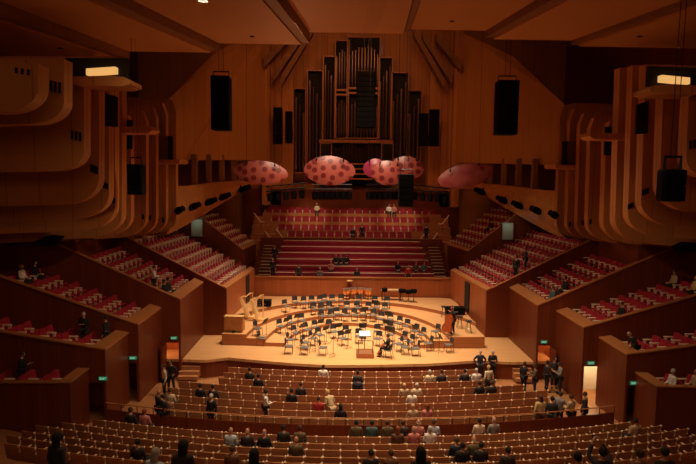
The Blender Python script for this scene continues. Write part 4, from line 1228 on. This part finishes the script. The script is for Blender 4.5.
def pose(kind, arms, yaw=0, lean=0, nod=0):
    key = (kind, arms, yaw, lean, nod)
    if key in POSES: return POSES[key]
    sit = kind == 'sit'
    hz = .60 if sit else .94
    hy = .02 if sit else 0
    LM = Matrix.Rotation(-R(lean), 3, 'X')
    piv = V((0, hy, hz))
    T = lambda x, y, z: piv + LM @ V((x, y, z))
    n = {}; e = []
    n['pelvis'] = (T(0, 0, 0), (.15, .115)); n['waist'] = (T(0, 0, .16), (.135, .10)); n['chest'] = (T(0, .0, .34), (.165, .115)); n['yoke'] = (T(0, -.01, .46), (.12, .085)); n['neck'] = (T(0, .0, .545), .052); n['skull'] = (T(0, .012, .62), .05)
    e += [('pelvis', 'waist'), ('waist', 'chest'), ('chest', 'yoke'), ('yoke', 'neck'), ('neck', 'skull')]
    for i, sd in enumerate((-1, 1)):
        t = 'LR'[i]
        sh = T(sd * .175, -.01, .45); el, wr = ARMS[arms][i]
        el = T(0, -.01, .45) + LM @ V(el) ; wr = T(0, -.01, .45) + LM @ V(wr)
        n[t + 's'] = (sh, .058); n[t + 'e'] = (el, .043); n[t + 'w'] = (wr, .029)
        e += [('yoke', t + 's'), (t + 's', t + 'e'), (t + 'e', t + 'w')]
        up = V((0, 0, 1)) if arms not in ('down',) else V((sd, 0, 0))
        hand(n, e, wr, wr - el, up, sd, t + 'h')
        e[e.index((t + 'hw', t + 'hp'))] = (t + 'w', t + 'hp')
        h = piv + V((sd * .09, 0, -.03))
        if sit: kn, an = V((sd * .12, hy + .42, .56)), V((sd * .12, hy + .42, .09))
        elif kind == 'walk': kn, an = (V((sd * .09, .20, .52)), V((sd * .09, .26, .09))) if sd < 0 else (V((sd * .09, .04, .50)), V((sd * .09, -.26, .12)))
        elif kind == 'wide': kn, an = V((sd * .15, .02, .50)), V((sd * .19, 0, .09))
        else: kn, an = V((sd * .10, .015, .50)), V((sd * .11, -.02, .09))
        toe = an + V((sd * .02, .15, -.05))
        n[t + 'h'] = (h, .088); n[t + 'k'] = (kn, .060); n[t + 'c'] = (kn.lerp(an, .35) + V((0, -.015, 0)), .056); n[t + 'a'] = (an, .038); n[t + 't'] = (toe, .034)
        e += [('pelvis', t + 'h'), (t + 'h', t + 'k'), (t + 'k', t + 'c'), (t + 'c', t + 'a'), (t + 'a', t + 't')]
    Hc = T(0, .03, .705); HM = LM @ Matrix.Rotation(R(yaw), 3, 'Z') @ Matrix.Rotation(-R(nod), 3, 'X')
    body = skin_mesh(n, e, 'pelvis')
    mb = MB(); mb.add([tuple(v.co) for v in body.vertices], [tuple(p.vertices) for p in body.polygons]); head_mb(mb, Hc, HM)
    body = mb.mesh('body', M['black'], True)
    sc = lambda r, k, a: tuple(x * k + a for x in r) if isinstance(r, tuple) else r * k + a
    tn = {}; te = []
    tn['pelvis'] = (n['pelvis'][0] + LM @ V((0, 0, -.02)), sc(n['pelvis'][1], 1.08, .006)); 
    for k, g_ in (('waist', 1.10), ('chest', 1.12), ('yoke', 1.24)): tn[k] = (n[k][0] + LM @ V((0, 0, .012 * (k == 'yoke'))), sc(n[k][1], g_, .010))
    tn['collar'] = (n['yoke'][0].lerp(n['neck'][0], .82), .070)
    te += [('pelvis', 'waist'), ('waist', 'chest'), ('chest', 'yoke'), ('yoke', 'collar')]
    for t in 'LR':
        tn[t + 's'] = (n[t + 's'][0] + LM @ V((0, 0, .008)), .080); tn[t + 'e'] = (n[t + 'e'][0], .056); tn[t + 'w'] = (n[t + 'e'][0].lerp(n[t + 'w'][0], .92), .042)
        te += [('yoke', t + 's'), (t + 's', t + 'e'), (t + 'e', t + 'w')]
    top = skin_mesh(tn, te, 'pelvis')
    ln = {'pelvis': (n['pelvis'][0] + V((0, 0, -.01)), sc(n['pelvis'][1], 1.05, .004))}; le = []
    for t in 'LR':
        ln[t + 'h'] = (n[t + 'h'][0], .102); ln[t + 'k'] = (n[t + 'k'][0], .074); ln[t + 'a'] = (n[t + 'k'][0].lerp(n[t + 'a'][0], .93), .058)
        le += [('pelvis', t + 'h'), (t + 'h', t + 'k'), (t + 'k', t + 'a')]
    legs = skin_mesh(ln, le, 'pelvis')
    hairs = {}
    for hk in ('short', 'long', 'thin', 'big'):
        mb = MB(); HT = HM @ Matrix.Rotation(R(24), 3, 'X')
        if hk == 'thin': mb.ell(Hc + HM @ V((0, -.012, -.01)), (.086, .098, .075), 18, 5, HM @ Matrix.Rotation(R(14), 3, 'X'), v0=.36, v1=.66)
        else:
            g = {'short': 1.0, 'long': 1.06, 'big': 1.28}[hk]
            mb.ell(Hc + HM @ V((0, -.012, .008)), (.089 * g, .107 * g, .124 * g), 18, 8, HT, v0=0, v1=.60)
            if hk in ('long', 'big'): mb.ell(Hc + HM @ V((0, -.05, -.10)), (.092 * g, .058 * g, .15 * g), 14, 8, HM)
        hairs[hk] = mb.mesh('hair', M['black'], True)
    coat = MB().lathe([(.135, -.02), (.15, .0), (.175, -.25), (.185, -.40), (.17, -.40)], (0, 0, 0), 16)
    coat.v = [tuple(piv + V((v[0] * 1.1, v[1] * .85, v[2] + .02))) for v in coat.v]
    coat = coat.mesh('coat_skirt', M['black'], True)
    shoes = []
    for t in 'LR':
        a, b_ = n[t + 'a'][0], n[t + 't'][0]
        mb = MB().ell(((a.x + b_.x) / 2, (a.y + b_.y) / 2 + .02, max(.045, b_.z + .008)), (.048, .145, .046), 12, 8)
        shoes.append(mb.mesh('shoe', M['black'], True))
    eyes = [MB().ell(Hc + HM @ V((sd * .031, .079, .012)), (.011, .008, .007), 8, 6).mesh('eye', M['black'], True) for sd in (-1, 1)]
    mouth = MB().ell(Hc + HM @ V((0, .0865, -.062)), (.022, .006, .005), 10, 6).mesh('mouth', M['black'], True)
    POSES[key] = dict(body=body, top=top, legs=legs, hairs=hairs, shoes=shoes, coat=coat, eyes=eyes, mouth=mouth)
    for me in (top, legs): me.materials.append(M['black'])
    return POSES[key]
CLOTH = {'black': (.012, .012, .014), 'dark': (.03, .025, .025), 'navy': (.015, .022, .05), 'white': (.72, .70, .66), 'cream': (.62, .52, .36), 'grey': (.24, .23, .22), 'paleblue': (.42, .52, .60), 'olive': (.10, .085, .04),
         'red': (.42, .03, .03), 'beige': (.46, .34, .20), 'yellow': (.60, .46, .20), 'brown': (.13, .06, .03), 'blue': (.04, .08, .16), 'teal': (.05, .12, .13), 'rose': (.50, .18, .16)}
HAIRC = {'black': (.012, .01, .009), 'brown': (.06, .03, .015), 'red': (.22, .06, .02), 'blond': (.50, .34, .14), 'grey': (.42, .40, .37), 'white': (.70, .68, .62)}
PM = {}
def pmat(kind, c):
    if (kind, c) not in PM:
        col = CLOTH[c] if kind == 'cloth' else HAIRC[c]
        PM[(kind, c)] = noise_mat('%s_%s' % (kind, c), col, tuple(x * 1.2 + .004 for x in col), 25, .85)
    return PM[(kind, c)]
SKIN = mat('skin_tone', (.50, .26, .16), .5); LIP = mat('lip_tone', (.30, .08, .07), .5); EYE = mat('eye_tone', (.02, .015, .01), .2)
def person(loc, rz, label, po, top='dark', legs='dark', hair=('short', 'brown'), h=1.0, coat=False, face=False, group=None):
    d = pose(*po); o = thing('person', label, 'person', loc, rz, group)
    o.scale = (h, h, h)
    part('body', d['body'], o, SKIN)
    part('jacket' if top in ('dark', 'black', 'navy') else 'shirt', d['top'], o, pmat('cloth', top))
    part('trousers', d['legs'], o, pmat('cloth', legs))
    if hair: part('hair', d['hairs'][hair[0]], o, pmat('hair', hair[1]))
    if coat: part('coat_skirt', d['coat'], o, pmat('cloth', top))
    for s_ in d['shoes']: part('shoe', s_, o, pmat('cloth', 'black'))
    if face:
        for s_ in d['eyes']: part('eye', s_, o, EYE)
        part('mouth', d['mouth'], o, LIP)
    return o
TAKEN = set(); SATPOS = []
def seat_at(px, py):
    """the stalls seat whose sitter's head falls on this spot"""
    best = None
    for k, (i, j, x, y, z, rz, n) in enumerate(SEATS):
        if k in TAKEN: continue
        u, v = proj((x, y, z + 1.25)); e = (u - px) ** 2 + (v - py) ** 2
        if best is None or e < best[0]: best = (e, k)
    TAKEN.add(best[1]); i, j, x, y, z, rz, n = SEATS[best[1]]
    return V((x, y, z)), rz
def stand_at(px, py, h=1.0, surf=None):
    surf = surf or floor_z
    d = ray(px, py); t = 8.0
    while t < 60:
        p = CAM + d * t
        if p.z - surf(p.x, p.y) <= 1.66 * h: break
        t += .02
    return V((p.x, p.y, surf(p.x, p.y)))
SIT = ('sit', 'lap', 0, -4, 4); SITL = ('sit', 'lap', 28, -4, 4); SITR = ('sit', 'lap', -28, -4, 4); SITREAD = ('sit', 'read', 0, -2, 24); SITUP = ('sit', 'oneup', 0, -3, 6)
ST = ('stand', 'down', 0, 0, 4); STT = ('stand', 'talk', 20, 0, 6); STR = ('stand', 'read', 0, 2, 24); WALK = ('walk', 'down', 0, 3, 6); AKI = ('wide', 'akimbo', 0, 0, 4); UPA = ('stand', 'raised', 0, 0, -4); BEND = ('stand', 'read', 0, 32, 10)
seated = [
 (227.6, 431, SIT, 'paleblue', None, 'bald person in pale blue shirt seated alone at the harp side of the rear stalls'),
 (247, 434, SIT, 'dark', ('thin', 'blond'), 'fair-haired person in dark top seated beside the pale blue shirt in rear stalls'),
 (269, 436, SIT, 'black', ('thin', 'grey'), 'balding person in black seated before the red-haired row in rear stalls'),
 (281, 430, SITR, 'dark', ('short', 'black'), 'dark-haired person seated one row ahead of the balding people in rear stalls'),
 (289.5, 436, SIT, 'olive', None, 'bald person in olive jacket seated in the rear stalls'),
 (304.5, 431, SITL, 'olive', ('short', 'brown'), 'brown-haired person in olive jacket with head turned in the rear stalls'),
 (250, 373, SIT, 'dark', ('short', 'black'), 'dark-haired person in black seated in the second row at the harp side, outer'),
 (259, 377, SIT, 'black', ('short', 'black'), 'dark-haired person in black seated at the harp side, inner of a pair'),
 (328.5, 369.5, SITR, 'white', ('short', 'black'), 'person in white shirt with black hair seated alone in the front row'),
 (352, 377, SIT, 'navy', ('short', 'black'), 'dark-haired person in navy, one of two seated below the podium, harp side one'),
 (362.5, 377, SIT, 'dark', ('short', 'black'), 'dark-haired person, one of two seated below the podium, bass side one'),
 (286, 393, SIT, 'black', ('short', 'black'), 'person in black slumped low near the standing white-topped woman'),
 (297, 391.5, SITL, 'dark', ('short', 'brown'), 'brown-haired person in dark top next to the beige coat standing in stalls'),
 (316, 403, SIT, 'red', ('short', 'brown'), 'person in bright red top seated below the standing beige coat'),
 (339, 401.5, SIT, 'black', ('long', 'black'), 'person with long black hair seated beside the bright red top'),
 (402, 388.5, SIT, 'beige', ('short', 'blond'), 'fair-haired person in beige seated by the grey-haired pair mid stalls'),
 (416, 387.5, SITR, 'cream', ('short', 'grey'), 'grey-haired person in cream top seated mid stalls'),
 (411, 395.5, SITREAD, 'white', ('thin', 'grey'), 'person in white top bent over white pages mid stalls'),
 (430, 370.5, SIT, 'cream', ('short', 'grey'), 'grey-haired person in cream seated in front row toward the bass side'),
 (438.5, 371.5, SIT, 'dark', ('short', 'brown'), 'brown-haired person in dark top seated in front row toward the bass side'),
 (464, 374, SIT, 'dark', ('short', 'black'), 'dark-haired person of a pair near the bass side aisle, second row'),
 (473, 375, SIT, 'white', ('short', 'grey'), 'white-topped person of a pair near the bass side aisle, second row'),
 (482, 385, SIT, 'black', ('short', 'black'), 'person in black of a pair near the bass side end, fourth row'),
 (490.5, 384.5, SITL, 'dark', ('short', 'brown'), 'brown-haired person of a pair near the bass side end, fourth row'),
 (359.5, 416, SIT, 'olive', ('short', 'black'), 'person in olive at the harp side end of a row of six before the handrail'),
 (372, 417.5, SIT, 'teal', ('short', 'black'), 'person in teal, second of a row of six before the handrail'),
 (387, 415.5, SITR, 'olive', ('short', 'brown'), 'person in olive, third of a row of six before the handrail'),
 (398.5, 417.5, SIT, 'dark', ('short', 'brown'), 'person in dark top, fourth of a row of six before the handrail'),
 (409, 416, SIT, 'beige', ('short', 'blond'), 'fair-haired person in beige, fifth of a row of six before the handrail'),
 (419.5, 413.5, SITL, 'rose', ('long', 'red'), 'person with long auburn hair, last of a row of six before the handrail'),
 (416, 424, SIT, 'rose', ('thin', 'white'), 'balding person in rose shirt seated just behind the handrail'),
 (423, 419, SIT, 'paleblue', ('short', 'brown'), 'person in pale blue shirt next to the balding rose shirt'),
 (435, 423.5, SIT, 'white', ('short', 'grey'), 'grey-haired person in white shirt seated just behind the handrail'),
 (396, 433.5, SIT, 'brown', ('long', 'red'), 'red-haired person seated in the rear stalls below the row of six'),
 (414, 431, SITL, 'rose', ('thin', 'grey'), 'balding person in rose top seated behind the balding rose shirt'),
 (455.5, 437.5, SIT, 'navy', ('short', 'brown'), 'brown-haired person in navy shirt seated in the rear stalls'),
 (475, 437.5, SIT, 'olive', ('thin', 'white'), 'white-haired person in olive seated beside the navy shirt'),
 (459, 443, SIT, 'black', ('short', 'black'), 'person in black seated one row behind the navy shirt'),
 (478.5, 413.5, SIT, 'cream', ('short', 'black'), 'dark-haired person in cream top seated by the handrail, bass side'),
 (496, 416.5, SIT, 'grey', ('thin', 'grey'), 'grey-haired person in grey seated by the handrail, bass side'),
 (634, 419, SITR, 'beige', ('short', 'black'), 'dark-haired person in beige seated near the bass side end of handrail'),
 (138.5, 405, SITR, 'rose', ('short', 'red'), 'person in rose top seated at the harp side end before the handrail'),
 (133.5, 399, SITR, 'dark', ('short', 'brown'), 'person in dark top seated at the harp side wall end of a row'),
 (171, 387, SITR, 'cream', ('short', 'brown'), 'person in cream top seated at the harp side end near the lit doorway'),
 (199, 388, SIT, 'black', ('short', 'black'), 'person in black seated low, second from harp side end, mid stalls'),
 (207.5, 389, SIT, 'dark', ('short', 'black'), 'person in dark top beside the low black figure, harp side mid stalls'),
 (369, 455, SIT, 'black', ('short', 'black'), 'dark-haired person in black seen from behind at the back, below the row of six'),
 (479, 455, SIT, 'dark', ('short', 'black'), 'dark-haired person seen from behind below the white-haired olive jacket'),
 (502.5, 456, SIT, 'dark', ('short', 'black'), 'dark-haired person seen from behind alone at the back, bass side of centre'),
 (388, 457, SITL, 'brown', ('short', 'brown'), 'brown-haired person seen from behind at the back below the red hair'),
 (224.5, 458, SIT, 'brown', ('short', 'brown'), 'brown-haired person seen from behind at back below the pale blue shirt'),
 (128, 459, SIT, 'dark', ('short', 'black'), 'dark-haired person seen from behind at the back near the harp side'),
]
for (px, py, po, top, hair, lab) in seated:
    loc, rz = seat_at(px, py); SATPOS.append(loc)
    person(loc, rz, lab, po, top, 'dark', hair)
FRONT = math.pi
standing = [   # head x, head y, facing, pose, top, legs, hair, label, coat, face
 (265.5, 391.5, R(-70), STT, 'white', 'black', ('short', 'black'), 'woman in white top and black trousers standing in the stalls', False, True),
 (329, 392, R(30), BEND, 'beige', 'beige', ('short', 'blond'), 'fair-haired person in beige coat standing bent forward in the stalls', True, False),
 (208.6, 400, R(150), ST, 'black', 'black', ('short', 'grey'), 'grey-haired person in black standing in the mid stalls aisle, harp side', False, True),
 (158, 392, R(-60), STT, 'black', 'black', None, 'bald person in dark suit standing at harp side end of the stalls', False, False),
 (151, 402, R(-40), STR, 'dark', 'dark', ('short', 'brown'), 'person in dark clothes standing behind the bald dark suit', False, False),
 (171, 362, R(160), AKI, 'black', 'black', ('short', 'black'), 'person in black standing in the lit doorway on the harp side', False, True),
 (164, 366, R(120), ST, 'cream', 'black', ('short', 'brown'), 'person in cream top at the side of the lit doorway, harp side', False, False),
 (480.5, 349.5, FRONT, AKI, 'navy', 'navy', ('short', 'grey'), 'person in navy with hands on hips below the stage edge, bass side', False, True),
 (493, 350.5, FRONT, ('stand', 'read', 0, 0, 8), 'black', 'black', ('short', 'grey'), 'person in black suit and white shirt below the stage edge, bass side', False, True),
 (489, 367, R(20), ST, 'cream', 'dark', ('short', 'blond'), 'fair-haired person in cream standing at the bass side front row end', False, False),
 (524.5, 363.5, R(-60), STT, 'black', 'black', ('short', 'brown'), 'person in black standing in the bass side aisle, stage side of a pair', False, True),
 (532.5, 365, R(70), STR, 'olive', 'navy', ('long', 'brown'), 'person in olive top standing in the bass side aisle, wall side of a pair', False, False),
 (547.5, 362.5, R(-90), ST, 'black', 'black', ('short', 'black'), 'person in black at the bass side lit arch, stage side of a group', False, False),
 (555, 359, R(170), STT, 'dark', 'black', ('short', 'black'), 'tall person in dark coat in the middle of the bass side arch group', True, True),
 (561, 364, R(80), STR, 'grey', 'black', ('short', 'black'), 'person in grey top on the wall side of the bass side arch group', False, False),
 (541, 397.5, R(5), ST, 'yellow', 'brown', ('long', 'brown'), 'person in yellow top standing in the stalls near the bass side doors', False, False),
 (565, 398, R(-50), STT, 'grey', 'dark', ('short', 'brown'), 'person in grey standing near the pale lit doorway, stage side one', False, False),
 (577, 401, R(30), STR, 'beige', 'dark', ('short', 'brown'), 'person in beige standing near the pale lit doorway, rear one', False, False),
 (585.5, 394, R(60), ST, 'dark', 'black', ('short', 'brown'), 'person in dark clothes standing right outside the pale lit doorway', False, False),
 (557, 402.5, R(-20), ST, 'dark', 'dark', ('short', 'black'), 'dark figure standing between the yellow and grey tops by bass side', False, False),
 (57, 438, R(-25), ST, 'dark', 'dark', ('big', 'black'), 'large dark-haired person in dark jacket at the back, harp side corner', False, False),
 (183, 446, R(0), ST, 'dark', 'dark', ('big', 'black'), 'person with long thick black hair at the back, harp side of centre', False, False),
 (254, 455, R(8), ST, 'black', 'dark', ('big', 'black'), 'person with thick black hair at the back below the fair-haired head', False, False),
 (421, 453, R(0), ST, 'black', 'dark', ('big', 'black'), 'person with thick black hair at the back just bass side of centre', False, False),
 (155, 454, R(-20), ST, 'paleblue', 'dark', ('long', 'grey'), 'grey-haired person in pale blue at the back next to thick black hair', False, False),
 (603, 452, R(0), UPA, 'dark', 'dark', ('short', 'black'), 'person in dark top raising both arms to hold up a phone at back', False, False),
 (665, 458, R(0), ST, 'dark', 'dark', ('short', 'black'), 'dark-haired person at the back beside the raised arms, wall side', False, False),
 (578, 460, R(0), ST, 'dark', 'dark', ('short', 'black'), 'dark-haired person at the back beside the raised arms, centre side', False, False),
 (640, 459, R(0), ST, 'brown', 'dark', ('short', 'brown'), 'brown-haired person at the back between raised arms and wall side head', False, False),
]
STOOD = list(SATPOS)
for (px, py, rz, po, top, legs, hair, lab, coat, face) in standing:
    loc = stand_at(px, py)
    if 'below the stage edge' in lab: loc = P(px, py, 30.75)
    for q_ in STOOD:
        d_ = loc - q_; d_.z = 0
        if d_.length < .62: loc = loc + (d_.normalized() if d_.length > .02 else V((1, 0, 0))) * (.62 - d_.length)
    c_ = loc.y - (RAD - math.sqrt(RAD * RAD - loc.x * loc.x))
    if abs(c_ - 22.3) < .45: loc.y += .5
    loc.z = floor_z(loc.x, loc.y); STOOD.append(loc)
    o = person(loc, rz, lab, po, top, legs, hair, 1.0, coat, face)
    if po is UPA:
        ph = thing('phone', 'dark phone held up high in both hands at the back', 'phone', loc + V((0, .40, 1.80)))
        part('case', MB().rbox(-.08, .08, -.005, .005, 0, .08, .004).mesh('case', M['black']), ph)
        part('display', MB().box(-.07, .07, -.0065, -.005, .006, .074).mesh('display', M['iron']), ph)
# people in terraces: nearest place on the steps
def terrace_at(px, py, hh, nm=None):
    best = None
    for t in TS:
        if nm and t[0]['name'] != nm: continue
        if (t[1] < 0) != (px < 348): continue
        u, v = proj((t[4], t[5], t[6] + hh)); e = (u - px) ** 2 + (v - py) ** 2
        k = ('t', round(t[4], 2), round(t[5], 2))
        if k in TAKEN: continue
        if best is None or e < best[0]: best = (e, t, k)
    TAKEN.add(best[2]); t = best[1]
    return V((t[4], t[5], t[6])), t[7]
ter = [
 (72, 314, 'stand', FRONT, ('stand', 'read', 0, 0, 8), 'black', ('short', 'grey'), 'second', 'grey-haired person in dark suit and white shirt standing among harp side seats', True),
 (97, 318, 'stand', R(90), ST, 'black', ('short', 'black'), 'second', 'dark figure standing at the inner end of the harp side second terrace', False),
 (15, 346, 'stand', R(-80), STR, 'black', ('short', 'brown'), 'lowest', 'usher in black standing in the rearmost harp side terrace', True),
 (22, 261, 'sit', None, SITL, 'white', ('short', 'blond'), 'third', 'fair-haired person in white seated high in the harp side third terrace', True),
 (35, 261, 'sit', None, SIT, 'black', ('short', 'black'), 'third', 'person in black seated high in the harp side third terrace', False),
 (145, 270, 'stand', R(-70), STT, 'white', ('short', 'brown'), 'fourth', 'person in white shirt standing in the harp side fourth terrace', True),
 (172, 295, 'sit', None, SIT, 'black', ('short', 'black'), 'fourth', 'person in black seated at the lower end of harp side fourth terrace', False),
 (178, 297, 'sit', None, SITL, 'dark', ('short', 'black'), 'fourth', 'person in dark top at the parapet end of harp side fourth terrace', False),
 (525.5, 254, 'stand', R(120), ST, 'black', ('short', 'black'), 'stage', 'person in black standing among bass side stage seats, inner of two', False),
 (531, 257, 'stand', R(80), STT, 'dark', ('short', 'black'), 'stage', 'person in dark top standing among bass side stage seats, outer of two', False),
 (558, 292, 'sit', None, SIT, 'teal', ('short', 'brown'), 'fourth', 'person in teal seated in the bass side fourth terrace, inner of two', False),
 (563, 287, 'sit', None, SIT, 'black', ('short', 'black'), 'fourth', 'person in black seated in the bass side fourth terrace, outer of two', False),
 (628, 307, 'sit', None, SIT, 'black', ('short', 'brown'), 'third', 'person in black seated in the bass side third terrace', False),
 (642, 342, 'stand', R(100), BEND, 'black', ('thin', 'grey'), 'second', 'grey-haired person in black bending over bass side second terrace seats', False),
 (676, 278, 'sit', None, SIT, 'beige', ('short', 'brown'), 'third', 'person in beige seated high in the bass side third terrace', False),
 (694, 276, 'sit', None, SIT, 'yellow', ('short', 'blond'), 'third', 'fair-haired person in yellow at the wall end of bass side third terrace', False),
 (678, 386, 'sit', None, SIT, 'white', ('short', 'grey'), 'lowest', 'person in white seated in the rearmost bass side terrace, inner of two', False),
 (693, 374, 'sit', None, SIT, 'beige', ('short', 'red'), 'lowest', 'person in beige seated in the rearmost bass side terrace, outer of two', False),
 (490, 222, 'sit', None, SIT, 'black', ('short', 'black'), 'organ', 'person in black seated high in the bass side organ terrace', False),
]
for (px, py, kd, rz, po, top, hair, nm, lab, face) in ter:
    loc, srz = terrace_at(px, py, 1.25 if kd == 'sit' else 1.66, nm)
    if kd == 'stand': loc = loc + Matrix.Rotation(srz, 3, 'Z') @ V((0, .40, 0))
    person(loc, srz if rz is None else rz, lab, po, top, 'dark', hair, 1.0, False, face)
# people on the choir benches and in the organ gallery (they face the stage and the camera)
def choir_at(px, py, hh):
    best = None
    for k, (Y, z) in enumerate(CHOIR):
        p = P(px, py, Y); e = abs(p.z - (z + hh))
        if best is None or e < best[0]: best = (e, V((p.x, Y, z)))
    return best[1]
ch_p = [(299, 267, 'stand', R(200), ST, 'dark', ('short', 'black'), 'person in dark coat standing alone on the lower choir benches, harp side'),
        (320, 269, 'sit', FRONT, SIT, 'grey', ('short', 'grey'), 'grey-haired person in grey seated on the lower choir benches'),
        (331, 264.5, 'sit', FRONT, SITL, 'rose', ('short', 'blond'), 'fair-haired person in rose seated below three dark figures on the benches'),
        (336, 257.5, 'sit', FRONT, SIT, 'black', ('short', 'black'), 'harp side one of three dark figures seated together on choir benches'),
        (341, 257.5, 'sit', FRONT, SITR, 'dark', ('short', 'brown'), 'middle one of three dark figures seated together on choir benches'),
        (346.5, 257.5, 'sit', FRONT, SIT, 'black', ('long', 'black'), 'bass side one of three dark figures seated together on choir benches'),
        (357, 273, 'sit', FRONT, SIT, 'black', ('short', 'brown'), 'person in black seated alone on the lowest choir bench'),
        (398, 263, 'sit', FRONT, SIT, 'black', ('short', 'black'), 'person in black seated on the choir benches toward the bass side'),
        (408, 267, 'stand', FRONT, ST, 'red', ('short', 'brown'), 'person in red standing on the choir benches, bass side'),
        (416, 263, 'sit', FRONT, SITL, 'olive', ('short', 'brown'), 'person in olive seated on the choir benches, inner of bass side pair'),
        (424, 263, 'sit', FRONT, SIT, 'teal', ('short', 'black'), 'person in teal seated on the choir benches, outer of bass side pair')]
for (px, py, kd, rz, po, top, hair, lab) in ch_p:
    loc = choir_at(px, py, 1.25 if kd == 'sit' else 1.66)
    if kd == 'stand': loc.y -= .30
    person(loc, rz, lab, po, top, 'dark', hair, .95, False, True)
def gal_at(px, py, hh):
    best = None
    for k, (Y, z, a, b_) in enumerate(GAL):
        p = P(px, py, Y); e = abs(p.z - (z + hh))
        if best is None or e < best[0]: best = (e, V((p.x, Y, z)))
    return best[1]
for (px, py, kd, rz, po, top, hair, lab) in (
        (317, 206.5, 'sit', FRONT, SITL, 'cream', ('short', 'blond'), 'fair-haired person in cream seated in the top gallery row, harp side'),
        (389, 206.5, 'sit', FRONT, SIT, 'white', ('short', 'brown'), 'brown-haired person in white seated in the top gallery row'),
        (394, 207, 'sit', FRONT, SITR, 'rose', ('short', 'brown'), 'person in rose next to the white top in the top gallery row'),
        (353, 226, 'sit', FRONT, SIT, 'black', ('short', 'black'), 'person in black seated mid gallery before the organ'),
        (362, 228, 'stand', FRONT, ST, 'black', ('short', 'black'), 'person in black standing at the lower gallery front, middle'),
        (426, 226, 'stand', R(140), ST, 'black', ('short', 'black'), 'dark figure standing at the bass side stair of the gallery')):
    loc = gal_at(px, py, 1.25 if kd == 'sit' else 1.66)
    if kd == 'stand': loc.y -= .28
    person(loc, rz, lab, po, top, 'dark', hair, .95, False, True)
# crew beside the choir stairs on the harp side
for (px, py, lab) in ((274.5, 257, 'crew member in black standing on the harp side choir stairs, upper'), (273, 269, 'crew member in black standing on the harp side choir stairs, lower')):
    Y = 46.2 if py < 260 else 44.6
    p = P(px, py, Y); k = min(11, max(0, int((Y - 44.1) / .41))); zz = cz0 - .62 + .22 * k + .185
    person(V((p.x, Y, zz)), R(170), lab, ST, 'black', 'black', ('short', 'black'), .95)

# ---------------- the two players ----------------
q = on_stage(388, 357.5, 0)
rz = R(70)                                            # the cellist sits side on, facing the podium
fw = Matrix.Rotation(rz, 3, 'Z')
cl = dup(ch, q, rz, 'black chair under the cellist beside the podium')
person(q, rz, 'cellist in black suit seated playing beside the podium', ('sit', 'cello', 10, -2, 12), 'black', 'black', ('short', 'brown'), 1.0, False, True)
fiddle('cello', 'red-brown cello held between the knees of the seated cellist', 'cello', q + fw @ V((-.02, .66, 0)), 1.0, rz, R(26), R(4))
nb = thing('programme', 'white sheet lying over the back of the cellist chair', 'paper', q + fw @ V((0, -.31, 0)), rz)
part('sheet', MB().rbox(-.12, .12, -.012, .0, .62, .93, .004).mesh('sheet', M['paper']), nb)
q = on_stage(452.5, 334, 0); rz = R(115); fw = Matrix.Rotation(rz, 3, 'Z')
person(q, rz, 'double bass player in black suit standing behind a red-brown bass', ('stand', 'bass', 10, 4, 10), 'black', 'black', ('short', 'grey'), 1.02, False, True)
fiddle('double_bass', 'large red-brown double bass held upright by the standing player', 'double bass', q + fw @ V((-.10, .60, 0)), 1.52, rz + R(25), R(10), R(-6))
